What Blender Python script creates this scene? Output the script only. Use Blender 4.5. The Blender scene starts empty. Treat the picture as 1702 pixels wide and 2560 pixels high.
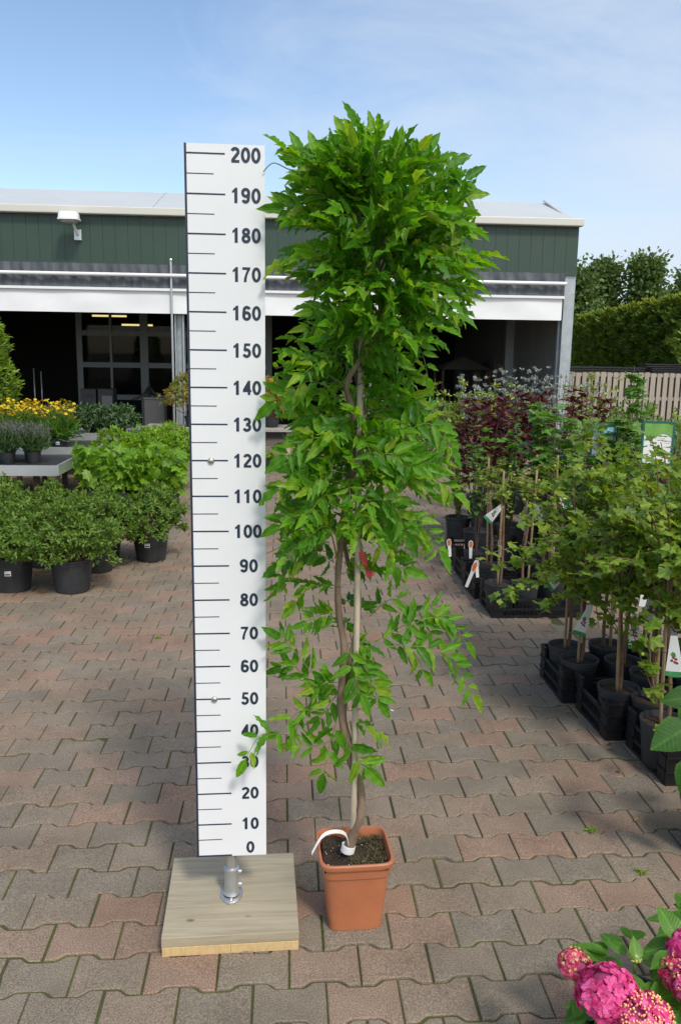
import bpy, math, random
import numpy as np
from mathutils import Matrix, Vector
rng = np.random.default_rng(7); random.seed(7)
SC = bpy.context.scene; COL = SC.collection
rad = math.radians

# ------------------------------------------------------------------ camera
FPX, YAW, PITCH, ROLL, HC = 2112.79, .0703, .1872, .0147, 1.7135
fw = np.array([math.sin(YAW)*math.cos(PITCH), math.cos(YAW)*math.cos(PITCH), -math.sin(PITCH)])
r0 = np.array([math.cos(YAW), -math.sin(YAW), 0.]); u0 = np.cross(r0, fw)
rt = math.cos(ROLL)*r0+math.sin(ROLL)*u0; up = -math.sin(ROLL)*r0+math.cos(ROLL)*u0
cam = bpy.data.cameras.new('camera'); cam_o = bpy.data.objects.new('camera', cam); COL.objects.link(cam_o)
cam.sensor_fit = 'VERTICAL'; cam.sensor_height = 36; cam.lens = FPX/2560*36; cam.clip_end = 2000; cam.clip_start = .05
M4 = Matrix.Identity(4)
for i in range(3):
    M4[i][0], M4[i][1], M4[i][2] = rt[i], up[i], -fw[i]
M4[2][3] = HC
cam_o.matrix_world = M4; SC.camera = cam_o
SK = 1.0855
def _ray(px, py): return fw+rt*(px*SK-851)/FPX-up*(py*SK-1280)/FPX
def G(px, py, z=0.):            # survey: the point at height z seen at this spot of the photograph
    d = _ray(px, py); return np.array([0, 0, HC])+d*((z-HC)/d[2])
def A(px, py, Y):               # survey: the point at depth Y
    d = _ray(px, py); return np.array([0, 0, HC])+d*(Y/d[1])

# ------------------------------------------------------------------ light and sky
SUN_EL, SUN_AZ = rad(50), rad(23)      # azimuth: to the right of straight behind the camera
sd = Vector((math.sin(SUN_AZ)*math.cos(SUN_EL), -math.cos(SUN_AZ)*math.cos(SUN_EL), math.sin(SUN_EL)))
sun = bpy.data.lights.new('sun', 'SUN'); sun.energy = 1.9; sun.angle = rad(9); sun.color = (1, .95, .87)
sun_o = bpy.data.objects.new('sun', sun); COL.objects.link(sun_o)
sun_o.rotation_euler = (-sd).to_track_quat('-Z', 'Y').to_euler()
w = bpy.data.worlds.new('World'); SC.world = w; w.use_nodes = True
nt = w.node_tree; nt.nodes.clear()
def N(t, typ, **kw):
    n = t.nodes.new(typ)
    for k, v in kw.items():
        if k in n.inputs: n.inputs[k].default_value = v
        else: setattr(n, k, v)
    return n
sky = N(nt, 'ShaderNodeTexSky', sky_type='NISHITA', sun_disc=False, sun_elevation=SUN_EL, sun_rotation=math.pi-SUN_AZ)
sky.air_density = 1.0; sky.dust_density = .6; sky.ozone_density = 1.6
tc = N(nt, 'ShaderNodeTexCoord'); mp = N(nt, 'ShaderNodeMapping'); mp.inputs['Scale'].default_value = (1.1, 1.0, 3.6); mp.inputs['Rotation'].default_value = (0, .35, 0)
nz = N(nt, 'ShaderNodeTexNoise', Scale=2.2, Detail=8.0, Roughness=.62); nz.inputs['Distortion'].default_value = .6
nt.links.new(tc.outputs['Generated'], mp.inputs['Vector']); nt.links.new(mp.outputs['Vector'], nz.inputs['Vector'])
sep = N(nt, 'ShaderNodeSeparateXYZ'); nt.links.new(tc.outputs['Generated'], sep.inputs[0])
def mth(op, a, b=None, clamp=False):
    n = N(nt, 'ShaderNodeMath', operation=op); n.use_clamp = clamp
    for i, v in enumerate((a, b)):
        if v is None: continue
        if isinstance(v, (int, float)): n.inputs[i].default_value = v
        else: nt.links.new(v, n.inputs[i])
    return n.outputs[0]
hx = mth('MULTIPLY', sep.outputs['X'], 1.5)                     # veil of high cloud thickens towards the right and the horizon
hz = mth('MULTIPLY', sep.outputs['Z'], -.75)
cv = mth('ADD', mth('ADD', mth('MULTIPLY', mth('SUBTRACT', nz.outputs['Fac'], .5), 1.75), .36), mth('ADD', hx, hz), True)
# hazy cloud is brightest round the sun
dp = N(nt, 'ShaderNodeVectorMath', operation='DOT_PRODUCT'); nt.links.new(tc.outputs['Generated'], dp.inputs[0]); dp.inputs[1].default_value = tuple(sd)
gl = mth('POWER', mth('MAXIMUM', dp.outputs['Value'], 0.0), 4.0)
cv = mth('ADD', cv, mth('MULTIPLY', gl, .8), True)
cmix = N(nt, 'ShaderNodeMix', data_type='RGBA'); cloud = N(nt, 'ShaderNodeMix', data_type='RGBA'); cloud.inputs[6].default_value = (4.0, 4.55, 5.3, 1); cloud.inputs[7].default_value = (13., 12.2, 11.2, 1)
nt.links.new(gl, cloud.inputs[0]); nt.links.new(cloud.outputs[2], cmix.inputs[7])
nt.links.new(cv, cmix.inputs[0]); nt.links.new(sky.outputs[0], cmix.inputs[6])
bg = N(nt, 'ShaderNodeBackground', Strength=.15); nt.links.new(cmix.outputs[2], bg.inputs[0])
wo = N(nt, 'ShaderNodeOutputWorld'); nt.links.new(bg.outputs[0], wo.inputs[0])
SC.view_settings.view_transform = 'Standard'; SC.view_settings.look = 'None'
SC.view_settings.exposure = 0.27; SC.view_settings.gamma = 1
SC.cycles.max_bounces = 8; SC.cycles.transparent_max_bounces = 8

# ------------------------------------------------------------------ materials
def mat(name, col, rough=.6, metal=0., spec=.5, var=0., vscale=8., bump=0., bscale=60., stretch=None, col2=None):
    m = bpy.data.materials.new(name); m.use_nodes = True; t = m.node_tree; b = t.nodes['Principled BSDF']
    b.inputs['Base Color'].default_value = (*col, 1); b.inputs['Roughness'].default_value = rough
    b.inputs['Metallic'].default_value = metal; b.inputs['Specular IOR Level'].default_value = spec
    if var or bump or col2:
        c = N(t, 'ShaderNodeTexCoord'); mpn = N(t, 'ShaderNodeMapping'); t.links.new(c.outputs['Object'], mpn.inputs[0])
        if stretch: mpn.inputs['Scale'].default_value = stretch
    if var or col2:
        n = N(t, 'ShaderNodeTexNoise', Scale=vscale, Detail=6.0, Roughness=.6); t.links.new(mpn.outputs[0], n.inputs['Vector'])
        rp = N(t, 'ShaderNodeValToRGB'); t.links.new(n.outputs['Fac'], rp.inputs[0])
        a = col2 or [x*(1-var) for x in col]; z = col if col2 else [min(1, x*(1+var)) for x in col]
        rp.color_ramp.elements[0].position = .3; rp.color_ramp.elements[1].position = .7
        rp.color_ramp.elements[0].color = (*a, 1); rp.color_ramp.elements[1].color = (*z, 1)
        t.links.new(rp.outputs[0], b.inputs['Base Color'])
    if bump:
        n = N(t, 'ShaderNodeTexNoise', Scale=bscale, Detail=4.0); t.links.new(mpn.outputs[0], n.inputs['Vector'])
        bp = N(t, 'ShaderNodeBump', Strength=bump, Distance=.01); t.links.new(n.outputs['Fac'], bp.inputs['Height'])
        t.links.new(bp.outputs[0], b.inputs['Normal'])
    return m
def leafmat(name, cols, trans=.3, rough=.42, tcol=None, spec=.45):
    m = bpy.data.materials.new(name); m.use_nodes = True; t = m.node_tree; b = t.nodes['Principled BSDF']
    g = N(t, 'ShaderNodeNewGeometry'); rp = N(t, 'ShaderNodeValToRGB'); t.links.new(g.outputs['Random Per Island'], rp.inputs[0])
    el = rp.color_ramp.elements
    while len(el) < len(cols): el.new(.5)
    for i, c in enumerate(cols):
        el[i].position = i/max(1, len(cols)-1); el[i].color = (*c, 1)
    at_ = N(t, 'ShaderNodeAttribute', attribute_name='leafuv'); sp = N(t, 'ShaderNodeSeparateXYZ'); t.links.new(at_.outputs['Vector'], sp.inputs[0])
    def mm(op, a, b_=None, c_=None):
        n_ = N(t, 'ShaderNodeMath', operation=op)
        for i, v in enumerate((a, b_, c_)):
            if v is None: continue
            if isinstance(v, (int, float)): n_.inputs[i].default_value = v
            else: t.links.new(v, n_.inputs[i])
        return n_.outputs[0]
    ab = mm('ABSOLUTE', sp.outputs['X'])
    vein = mm('POWER', mm('MULTIPLY_ADD', mm('SINE', mm('MULTIPLY', mm('SUBTRACT', sp.outputs['Y'], mm('MULTIPLY', ab, .55)), 62.)), .5, .5), 5.)
    rib = mm('SUBTRACT', 1., mm('MINIMUM', mm('MULTIPLY', ab, 16.), 1.))
    edge = mm('MAXIMUM', mm('MULTIPLY', mm('SUBTRACT', ab, .36), 4.), 0.)
    lin = mm('ADD', mm('ADD', mm('MULTIPLY', vein, .16), mm('MULTIPLY', rib, .5)), mm('MULTIPLY', edge, .55))
    tcl = N(t, 'ShaderNodeTexCoord'); nl_ = N(t, 'ShaderNodeTexNoise', Scale=55.0, Detail=3.0); t.links.new(tcl.outputs['Object'], nl_.inputs['Vector'])
    tot = mm('ADD', mm('ADD', lin, .62), mm('MULTIPLY', nl_.outputs['Fac'], .6))
    cm = N(t, 'ShaderNodeMix', data_type='RGBA', blend_type='MULTIPLY'); cm.inputs[0].default_value = 1; cb = N(t, 'ShaderNodeCombineXYZ')
    t.links.new(mm('MULTIPLY', tot, mm('MULTIPLY_ADD', lin, .35, 1.)), cb.inputs[0]); t.links.new(tot, cb.inputs[1]); t.links.new(tot, cb.inputs[2])
    t.links.new(rp.outputs[0], cm.inputs[6]); t.links.new(cb.outputs[0], cm.inputs[7]); rp = cm
    lb_ = N(t, 'ShaderNodeBump', Strength=.35, Distance=.002); t.links.new(mm('ADD', mm('MULTIPLY', vein, -.5), nl_.outputs['Fac']), lb_.inputs['Height']); t.links.new(lb_.outputs[0], b.inputs['Normal'])
    t.links.new(rp.outputs[2], b.inputs['Base Color']); b.inputs['Roughness'].default_value = rough; b.inputs['Specular IOR Level'].default_value = spec
    tr = N(t, 'ShaderNodeBsdfTranslucent'); mx = N(t, 'ShaderNodeMixShader', Fac=trans)
    tm = N(t, 'ShaderNodeMix', data_type='RGBA', blend_type='MULTIPLY'); tm.inputs[0].default_value = 1
    tm.inputs[7].default_value = (*(tcol or (2.1, 2.0, .55)), 1)
    t.links.new(rp.outputs[2], tm.inputs[6]); t.links.new(tm.outputs[2], tr.inputs[0])
    o = t.nodes['Material Output']; t.links.new(b.outputs[0], mx.inputs[1]); t.links.new(tr.outputs[0], mx.inputs[2]); t.links.new(mx.outputs[0], o.inputs[0])
    return m
def emis(name, col, s):
    m = bpy.data.materials.new(name); m.use_nodes = True; b = m.node_tree.nodes['Principled BSDF']
    b.inputs['Base Color'].default_value = (*col, 1); b.inputs['Emission Color'].default_value = (*col, 1); b.inputs['Emission Strength'].default_value = s
    return m

# ------------------------------------------------------------------ mesh building
class MB:
    def __init__(s): s.v = []; s.l = []; s.n = []; s.nv = 0; s.uv = {}
    def add(s, V, F):
        V = np.asarray(V, float).reshape(-1, 3)
        for f in F: s.l.append(np.asarray(f, np.int64)+s.nv); s.n.append(np.array([len(f)]))
        s.v.append(V); s.nv += len(V); return s
    def addq(s, V, Q):                 # Q: int array (m,k)
        Q = np.asarray(Q, np.int64); s.v.append(np.asarray(V, float)); s.l.append((Q+s.nv).ravel()); s.n.append(np.full(len(Q), Q.shape[1])); s.nv += len(V); return s
    def box(s, c, d, rz=0., R=None):
        x, y, z = np.array(d)/2.
        V = np.array([[-x,-y,-z],[x,-y,-z],[x,y,-z],[-x,y,-z],[-x,-y,z],[x,-y,z],[x,y,z],[-x,y,z]])
        if rz: cc, ss = math.cos(rz), math.sin(rz); V = V@np.array([[cc, ss, 0],[-ss, cc, 0],[0, 0, 1]])
        if R is not None: V = V@np.asarray(R).T
        return s.add(V+np.array(c), [(0,3,2,1),(4,5,6,7),(0,1,5,4),(1,2,6,5),(2,3,7,6),(3,0,4,7)])
    def bar(s, a, b, wx, wy):          # a square bar between two points
        a = np.array(a, float); b = np.array(b, float); d = b-a; L = np.linalg.norm(d); d /= L
        q = np.array([0, 0, 1.]) if abs(d[2]) < .9 else np.array([0, 1., 0])
        x = np.cross(q, d); x /= np.linalg.norm(x); y = np.cross(d, x)
        return s.box((a+b)/2, (wx, wy, L), R=np.array([x, y, d]).T)
    def tube(s, P, r, n=6, cap=True):
        P = np.asarray(P, float); k = len(P); r = np.broadcast_to(np.asarray(r, float), (k,))
        T = np.gradient(P, axis=0); T /= np.linalg.norm(T, axis=1)[:, None]+1e-12
        ref = np.array([0., 1, 0]) if abs(T[:, 1]).mean() < .8 else np.array([1., 0, 0])
        X = np.cross(T, ref); X /= np.linalg.norm(X, axis=1)[:, None]+1e-12; Y = np.cross(T, X)
        a = np.arange(n)*2*math.pi/n
        V = P[:, None, :]+r[:, None, None]*(np.cos(a)[None, :, None]*X[:, None, :]+np.sin(a)[None, :, None]*Y[:, None, :])
        i = np.arange(k-1)[:, None]*n; j = np.arange(n)[None, :]; j2 = (j+1) % n
        Q = np.stack([i+j, i+j2, i+n+j2, i+n+j], -1).reshape(-1, 4); b = s.nv; s.addq(V.reshape(-1, 3), Q)
        if cap:
            s.l += [b+np.arange(n)[::-1], b+(k-1)*n+np.arange(n)]; s.n += [np.array([n]), np.array([n])]
        return s
    def lathe(s, prof, c=(0, 0, 0), n=24, sq=None, caps=(True, False)):    # prof: (r,z); sq: superellipse exponent for rounded-square rings
        a = np.arange(n)*2*math.pi/n; ca, sa = np.cos(a), np.sin(a)
        if sq: k = (np.abs(ca)**sq+np.abs(sa)**sq)**(-1/sq); ca, sa = ca*k, sa*k
        V = np.array([[(r*x, r*y, z) for x, y in zip(ca, sa)] for r, z in prof]).reshape(-1, 3)+np.array(c)
        m = len(prof); i = np.arange(m-1)[:, None]*n; j = np.arange(n)[None, :]; j2 = (j+1) % n
        b = s.nv; s.addq(V, np.stack([i+j, i+j2, i+n+j2, i+n+j], -1).reshape(-1, 4))
        if caps[0]: s.l.append(b+np.arange(n)[::-1]); s.n.append(np.array([n]))
        if caps[1]: s.l.append(b+(m-1)*n+np.arange(n)); s.n.append(np.array([n]))
        return s
    def prism(s, poly, t, O, X, Y):    # a flat outline (x,y) given thickness t along X x Y
        poly = np.asarray(poly, float); X = np.asarray(X, float); Y = np.asarray(Y, float); Z = np.cross(X, Y); k = len(poly)
        B = np.asarray(O, float)+poly[:, :1]*X+poly[:, 1:]*Y
        return s.add(np.concatenate([B, B+Z*t]), [tuple(range(k))[::-1], tuple(range(k, 2*k))]+[(i, (i+1) % k, k+(i+1) % k, k+i) for i in range(k)])
    def balls(s, P, r, n=6):
        P = np.atleast_2d(P); r = np.broadcast_to(r, (len(P),))
        la = np.linspace(0, math.pi, n)[1:-1]; lo = np.arange(7)*2*math.pi/7
        B = np.array([[0, 0, 1]]+[[math.sin(a)*math.cos(o), math.sin(a)*math.sin(o), math.cos(a)] for a in la for o in lo]+[[0, 0, -1]])
        m = len(la); F3 = [(0, 1+j, 1+(j+1) % 7) for j in range(7)]+[(len(B)-1, 1+(m-1)*7+(j+1) % 7, 1+(m-1)*7+j) for j in range(7)]
        F4 = [(1+i*7+j, 1+(i+1)*7+j, 1+(i+1)*7+(j+1) % 7, 1+i*7+(j+1) % 7) for i in range(m-1) for j in range(7)]
        V = (P[:, None, :]+B[None]*r[:, None, None]).reshape(-1, 3); off = np.arange(len(P))[:, None, None]*len(B)
        b = s.nv; s.addq(V, (np.array(F3)[None]+off).reshape(-1, 3)); s.l.append(((np.array(F4)[None]+off).reshape(-1, 4)+b).ravel()); s.n.append(np.full(len(P)*len(F4), 4))
        return s
    def leaves(s, tm, P, D, Nn, L, W):
        P = np.asarray(P, float); n = len(P)
        if n == 0: return s
        D = D/(np.linalg.norm(D, axis=1)[:, None]+1e-9); X = np.cross(D, Nn); X /= np.linalg.norm(X, axis=1)[:, None]+1e-9; Z = np.cross(X, D)
        L = np.broadcast_to(L, (n,)); W = np.broadcast_to(W, (n,)); pick = rng.integers(0, len(tm), n)
        for k, (TV, TQ, TT) in enumerate(tm):
            I = np.where(pick == k)[0]
            if not len(I): continue
            V = P[I][:, None]+X[I][:, None]*(TV[None, :, :1]*W[I][:, None, None])+D[I][:, None]*(TV[None, :, 1:2]*L[I][:, None, None])+Z[I][:, None]*(TV[None, :, 2:]*L[I][:, None, None])
            off = np.arange(len(I))[:, None, None]*len(TV); b = s.nv
            s.uv[len(s.v)] = np.tile(TV[:, :2], (len(I), 1)); s.v.append(V.reshape(-1, 3)); s.nv += len(I)*len(TV)
            for F in (TQ, TT):
                if len(F): F = np.array(F); s.l.append(((F[None]+off).ravel())+b); s.n.append(np.full(len(I)*len(F), F.shape[1]))
        return s
    def build(s, name, m, parent=None, smooth=True, world=False, bevel=0.):
        V = np.concatenate(s.v) if s.v else np.zeros((0, 3))
        if world and parent is not None:
            p = parent
            while p is not None: V = V-np.array(p.location); p = p.parent
        L = np.concatenate(s.l).astype(np.int32); n = np.concatenate(s.n).astype(np.int32)
        me = bpy.data.meshes.new(name); me.vertices.add(len(V)); me.vertices.foreach_set('co', V.astype(np.float32).ravel())
        me.loops.add(len(L)); me.loops.foreach_set('vertex_index', L); me.polygons.add(len(n))
        me.polygons.foreach_set('loop_start', np.concatenate([[0], np.cumsum(n)[:-1]]).astype(np.int32))
        me.polygons.foreach_set('use_smooth', np.full(len(n), bool(smooth)))
        me.update(calc_edges=True); me.validate()
        if s.uv:
            u_ = np.concatenate([s.uv.get(k, np.zeros((len(v), 2))) for k, v in enumerate(s.v)]).astype(np.float32)
            at_ = me.attributes.new('leafuv', 'FLOAT2', 'POINT'); at_.data.foreach_set('vector', u_.ravel())
        if smooth == 'auto':
            try: me.set_sharp_from_angle(angle=rad(35))
            except Exception: pass
        me.materials.append(m); o = bpy.data.objects.new(name, me); COL.objects.link(o); o.parent = parent
        if bevel: bv = o.modifiers.new('Bevel', 'BEVEL'); bv.width = bevel; bv.segments = 2; bv.limit_method = 'ANGLE'
        return o
def tag(o, label=None, cat=None, group=None, kind=None):
    for k, v in (('label', label), ('category', cat), ('group', group), ('kind', kind)):
        if v: o[k] = v
    return o
def thing(name, label, cat, loc=(0, 0, 0), rz=0., group=None, kind=None):
    o = bpy.data.objects.new(name, None); COL.objects.link(o); o.location = tuple(float(x) for x in loc); o.rotation_euler = (0, 0, rz); o.empty_display_size = .1
    return tag(o, label, cat, group, kind)
def dup(root, loc, rz=0., sc=1., label=None, group=None):
    r = root.copy(); COL.objects.link(r); r.location = tuple(float(x) for x in loc); r.rotation_euler = (0, 0, rz); r.scale = (sc, sc, sc) if np.isscalar(sc) else sc
    tag(r, label, None, group)
    for ch in list(root.children):
        c = ch.copy(); COL.objects.link(c); c.parent = r
        for gch in ch.children:
            d = gch.copy(); COL.objects.link(d); d.parent = c
    return r
def unit(v): v = np.asarray(v, float); return v/(np.linalg.norm(v)+1e-12)
def rdir(n, zlo=-1., zhi=1.):
    z = rng.uniform(zlo, zhi, n); a = rng.uniform(0, 2*math.pi, n); q = np.sqrt(1-z*z); return np.stack([q*np.cos(a), q*np.sin(a), z], 1)
def spline(P, n=16):
    P = np.asarray(P, float); k = len(P)
    if k == 2: return P[0]+(P[1]-P[0])*np.linspace(0, 1, n)[:, None]
    t = np.linspace(0, k-1, n); i = np.clip(t.astype(int), 0, k-2); f = (t-i)[:, None]
    p0 = P[np.clip(i-1, 0, k-1)]; p1 = P[i]; p2 = P[i+1]; p3 = P[np.clip(i+2, 0, k-1)]
    return .5*((2*p1)+(-p0+p2)*f+(2*p0-5*p1+4*p2-p3)*f**2+(-p0+3*p1-3*p2+p3)*f**3)

# ------------------------------------------------------------------ leaf shapes: x half-width, y along, z up
def strip_leaf(ys, ws, fold=.18, curl=-.15, wav=0., wavn=5.):
    V = []; Q = []; T = []; k = len(ys); ph = random.uniform(0, 6.28)
    for y, w_ in zip(ys, ws):
        c = curl*y*y
        e1 = wav*math.sin(wavn*6.28*y+ph) if w_ > .1 else 0; e2 = wav*math.sin(wavn*6.28*y+ph+1.7) if w_ > .1 else 0
        V += [(-w_/2*(1+e2*1.5), y, c+fold*w_*.5+e1), (0, y, c), (w_/2*(1+e1*1.5), y, c+fold*w_*.5+e2)]
    for i in range(k-1):
        a, b = 3*i, 3*i+3
        Q += [(a, a+1, b+1, b), (a+1, a+2, b+2, b+1)]
    return (np.array(V), Q, T)
OV = [strip_leaf([0, .3, .7, 1], [.05, .9, .75, .03], .2, c) for c in (-.1, -.25, .05)]             # small ovate
LAN = [strip_leaf([0, .35, .75, 1], [.1, .9, .7, .03], .3, c) for c in (-.25, -.5, .0)]            # lance
BIG = [strip_leaf([0, .12, .3, .5, .7, .87, 1], [.06, .7, 1., .95, .7, .35, .01], .22, c, .02) for c in (-.2, -.35)]
WIS = [strip_leaf([0, .06, .15, .24, .33, .42, .51, .6, .69, .78, .87, .95, 1], [.05, .48, .84, .98, 1., .97, .9, .8, .67, .5, .28, .1, .01], random.uniform(.1, .45), random.uniform(-.3, .12), random.uniform(.03, .065), random.uniform(2.4, 4.2)) for _ in range(14)]
GRASS = [strip_leaf([0, .4, .75, 1], [.6, 1, .6, .05], .3, c) for c in (-.3, -.6, 0)]
def lobed(lobes, depth, cup=.12, serr=0.):
    pts = []; k = len(lobes)
    for i, (a, rr) in enumerate(lobes):
        a0 = rad(a)
        pts.append((a0, rr))
        if i < k-1:
            a1 = rad(lobes[i+1][0]); m = (a0+a1)/2
            pts += [(a0+(a1-a0)*.2, rr*.82), (m, min(rr, lobes[i+1][1])*depth), (a0+(a1-a0)*.8, lobes[i+1][1]*.82)]
    out = [(0, 0.)]+[(r_*math.sin(a), .32+r_*math.cos(a)) for a, r_ in pts]
    V = [(0, .32, 0)]
    for j, (x, y) in enumerate(out):
        rr = math.hypot(x, y-.32); V.append((x, y, cup*rr*rr*(1 if j % 2 else .4)-.25*rr**2*(y > .5)))
    n = len(out); T = [(0, 1+i, 1+(i+1) % n) for i in range(n)]
    return (np.array(V), [], T)
GRAPE = [lobed([(-150, .42), (-105, .5), (-55, .58), (0, .68), (55, .58), (105, .5), (150, .42)], d, c) for d, c in ((.72, .1), (.66, .3), (.75, -.1))]
GOOS = [lobed([(-140, .36), (-70, .56), (0, .66), (70, .56), (140, .36)], d, c) for d, c in ((.68, .15), (.74, .5), (.64, -.25), (.7, .3))]

# ------------------------------------------------------------------ common materials
M = dict(
 wis=leafmat('wisteria_leaf', [(.055, .185, .010), (.075, .235, .012), (.098, .28, .015), (.122, .32, .018), (.16, .35, .022), (.25, .38, .03)], .5, .42, (1.75, 1.7, .5), .42),
 azal=leafmat('azalea_leaf', [(.055, .12, .014), (.085, .18, .022), (.13, .235, .032), (.19, .27, .05)], .3, .38),
 vine=leafmat('vine_leaf', [(.12, .26, .016), (.16, .33, .024), (.21, .38, .04)], .42, .45, (1.9, 1.7, .6)),
 lime=leafmat('lime_leaf', [(.13, .26, .016), (.18, .33, .024), (.24, .38, .035)], .4, .5),
 dkgr=leafmat('dark_green_leaf', [(.025, .065, .018), (.045, .10, .03), (.075, .14, .05)], .18, .35),
 corl=leafmat('coreopsis_leaf', [(.05, .14, .014), (.09, .20, .024), (.13, .26, .04)], .3, .5),
 lavl=leafmat('lavender_leaf', [(.06, .13, .04), (.09, .18, .06), (.12, .21, .08)], .2, .6),
 lavf=leafmat('lavender_flower', [(.12, .10, .14), (.18, .15, .19), (.2, .17, .18)], .1, .7, (1, 1, 1)),
 yel=leafmat('yellow_petal', [(.75, .48, .005), (.85, .58, .01), (.8, .62, .02)], .25, .5, (1.1, 1.1, .6)),
 laur=leafmat('laurel_leaf', [(.09, .17, .014), (.15, .26, .024), (.22, .33, .04)], .25, .3),
 phot=leafmat('photinia_leaf', [(.10, .18, .02), (.17, .23, .03), (.22, .24, .04), (.42, .16, .04)], .25, .4),
 gold=leafmat('golden_leaf', [(.25, .25, .02), (.42, .36, .03), (.5, .3, .04)], .25, .45, (1.5, 1.4, .5)),
 red=leafmat('red_leaf', [(.04, .010, .014), (.075, .014, .020), (.11, .02, .028), (.15, .08, .06), (.10, .06, .03)], .2, .35, (2.2, .8, .8)),
 silv=leafmat('silver_leaf', [(.26, .32, .27), (.38, .44, .39), (.5, .54, .5)], .15, .6, (1.2, 1.2, 1)),
 varg=leafmat('variegated_leaf', [(.15, .25, .04), (.28, .36, .07), (.4, .44, .12)], .25, .5, (1.5, 1.4, .7)),
 goos=leafmat('gooseberry_leaf', [(.09, .18, .018), (.14, .25, .026), (.20, .32, .036), (.28, .37, .05)], .42, .42, (1.9, 1.7, .6)),
 curr=leafmat('currant_leaf', [(.07, .18, .03), (.11, .24, .045), (.15, .30, .06)], .3, .45),
 hebe=leafmat('hebe_leaf', [(.09, .17, .04), (.15, .24, .07), (.22, .30, .11)], .2, .5),
 hydl=leafmat('hydrangea_leaf', [(.05, .15, .012), (.08, .21, .02), (.12, .28, .03)], .3, .35),
 lind=leafmat('large_leaf', [(.03, .10, .014), (.042, .13, .018)], .3, .55, None, .25),
 pink=leafmat('pink_petal', [(.62, .035, .19), (.76, .08, .30), (.84, .17, .42)], .25, .5, (1.1, .9, 1)),
 crim=leafmat('crimson_petal', [(.62, .03, .12), (.7, .08, .18), (.75, .3, .3)], .2, .5, (1.1, .9, 1)),
 bud=leafmat('cream_bud', [(.6, .42, .16), (.7, .55, .25), (.65, .3, .25)], .2, .5, (1.1, 1, .8)),
 purp=leafmat('mauve_petal', [(.3, .08, .25), (.42, .16, .4), (.3, .03, .1)], .2, .5, (1.1, .9, 1)),
 tree=leafmat('tree_leaf', [(.06, .115, .025), (.09, .155, .04), (.14, .21, .07)], .22, .5),
 thuj=leafmat('hedge_leaf', [(.06, .12, .012), (.11, .19, .018), (.17, .24, .022)], .25, .6, (2, 1.7, .4)),
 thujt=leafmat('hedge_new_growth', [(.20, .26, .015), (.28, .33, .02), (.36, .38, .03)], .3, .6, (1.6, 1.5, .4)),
 bark=mat('bark', (.20, .14, .095), .85, var=.4, vscale=30, bump=.5, bscale=90, stretch=(1, 1, .3)),
 stem=mat('young_wood', (.17, .10, .06), .8, var=.35, vscale=25),
 dark=mat('dark_wood', (.06, .042, .03), .85, var=.4, vscale=20),
 green=mat('green_stem', (.10, .17, .03), .6),
 cane=mat('bamboo_cane', (.28, .19, .10), .6, var=.35, vscale=9, stretch=(6, 6, 1)),
 stake=mat('stake_wood', (.46, .39, .29), .75, var=.22, vscale=14, stretch=(8, 8, .6), bump=.2, bscale=60),
 pot=mat('black_plastic', (.027, .029, .033), .5, var=.3, vscale=12, bump=.05, bscale=200),
 crate=mat('crate_plastic', (.012, .012, .014), .42, var=.3, vscale=9),
 terra=mat('terracotta_plastic', (.43, .15, .068), .45, var=.14, vscale=7, bump=.06, bscale=220),
 soil=mat('potting_soil', (.045, .028, .018), .95, var=.7, vscale=120, bump=1., bscale=160),
 white=mat('white_label', (.78, .78, .76), .5), black=mat('black_print', (.03, .03, .03), .6),
 orange=mat('orange_print', (.62, .16, .05), .5, var=.3, vscale=40), greenp=mat('green_print', (.06, .28, .09), .5, var=.4, vscale=60), redp=mat('red_print', (.30, .02, .03), .5),
 alu=mat('aluminium', (.62, .64, .65), .38, .75, var=.05, vscale=4), galv=mat('galvanised_steel', (.42, .46, .48), .42, .55, var=.14, vscale=7),
 zinc=mat('zinc_pipe', (.55, .57, .58), .34, .85, var=.1, vscale=10, bump=.05, bscale=80),
)

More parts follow.
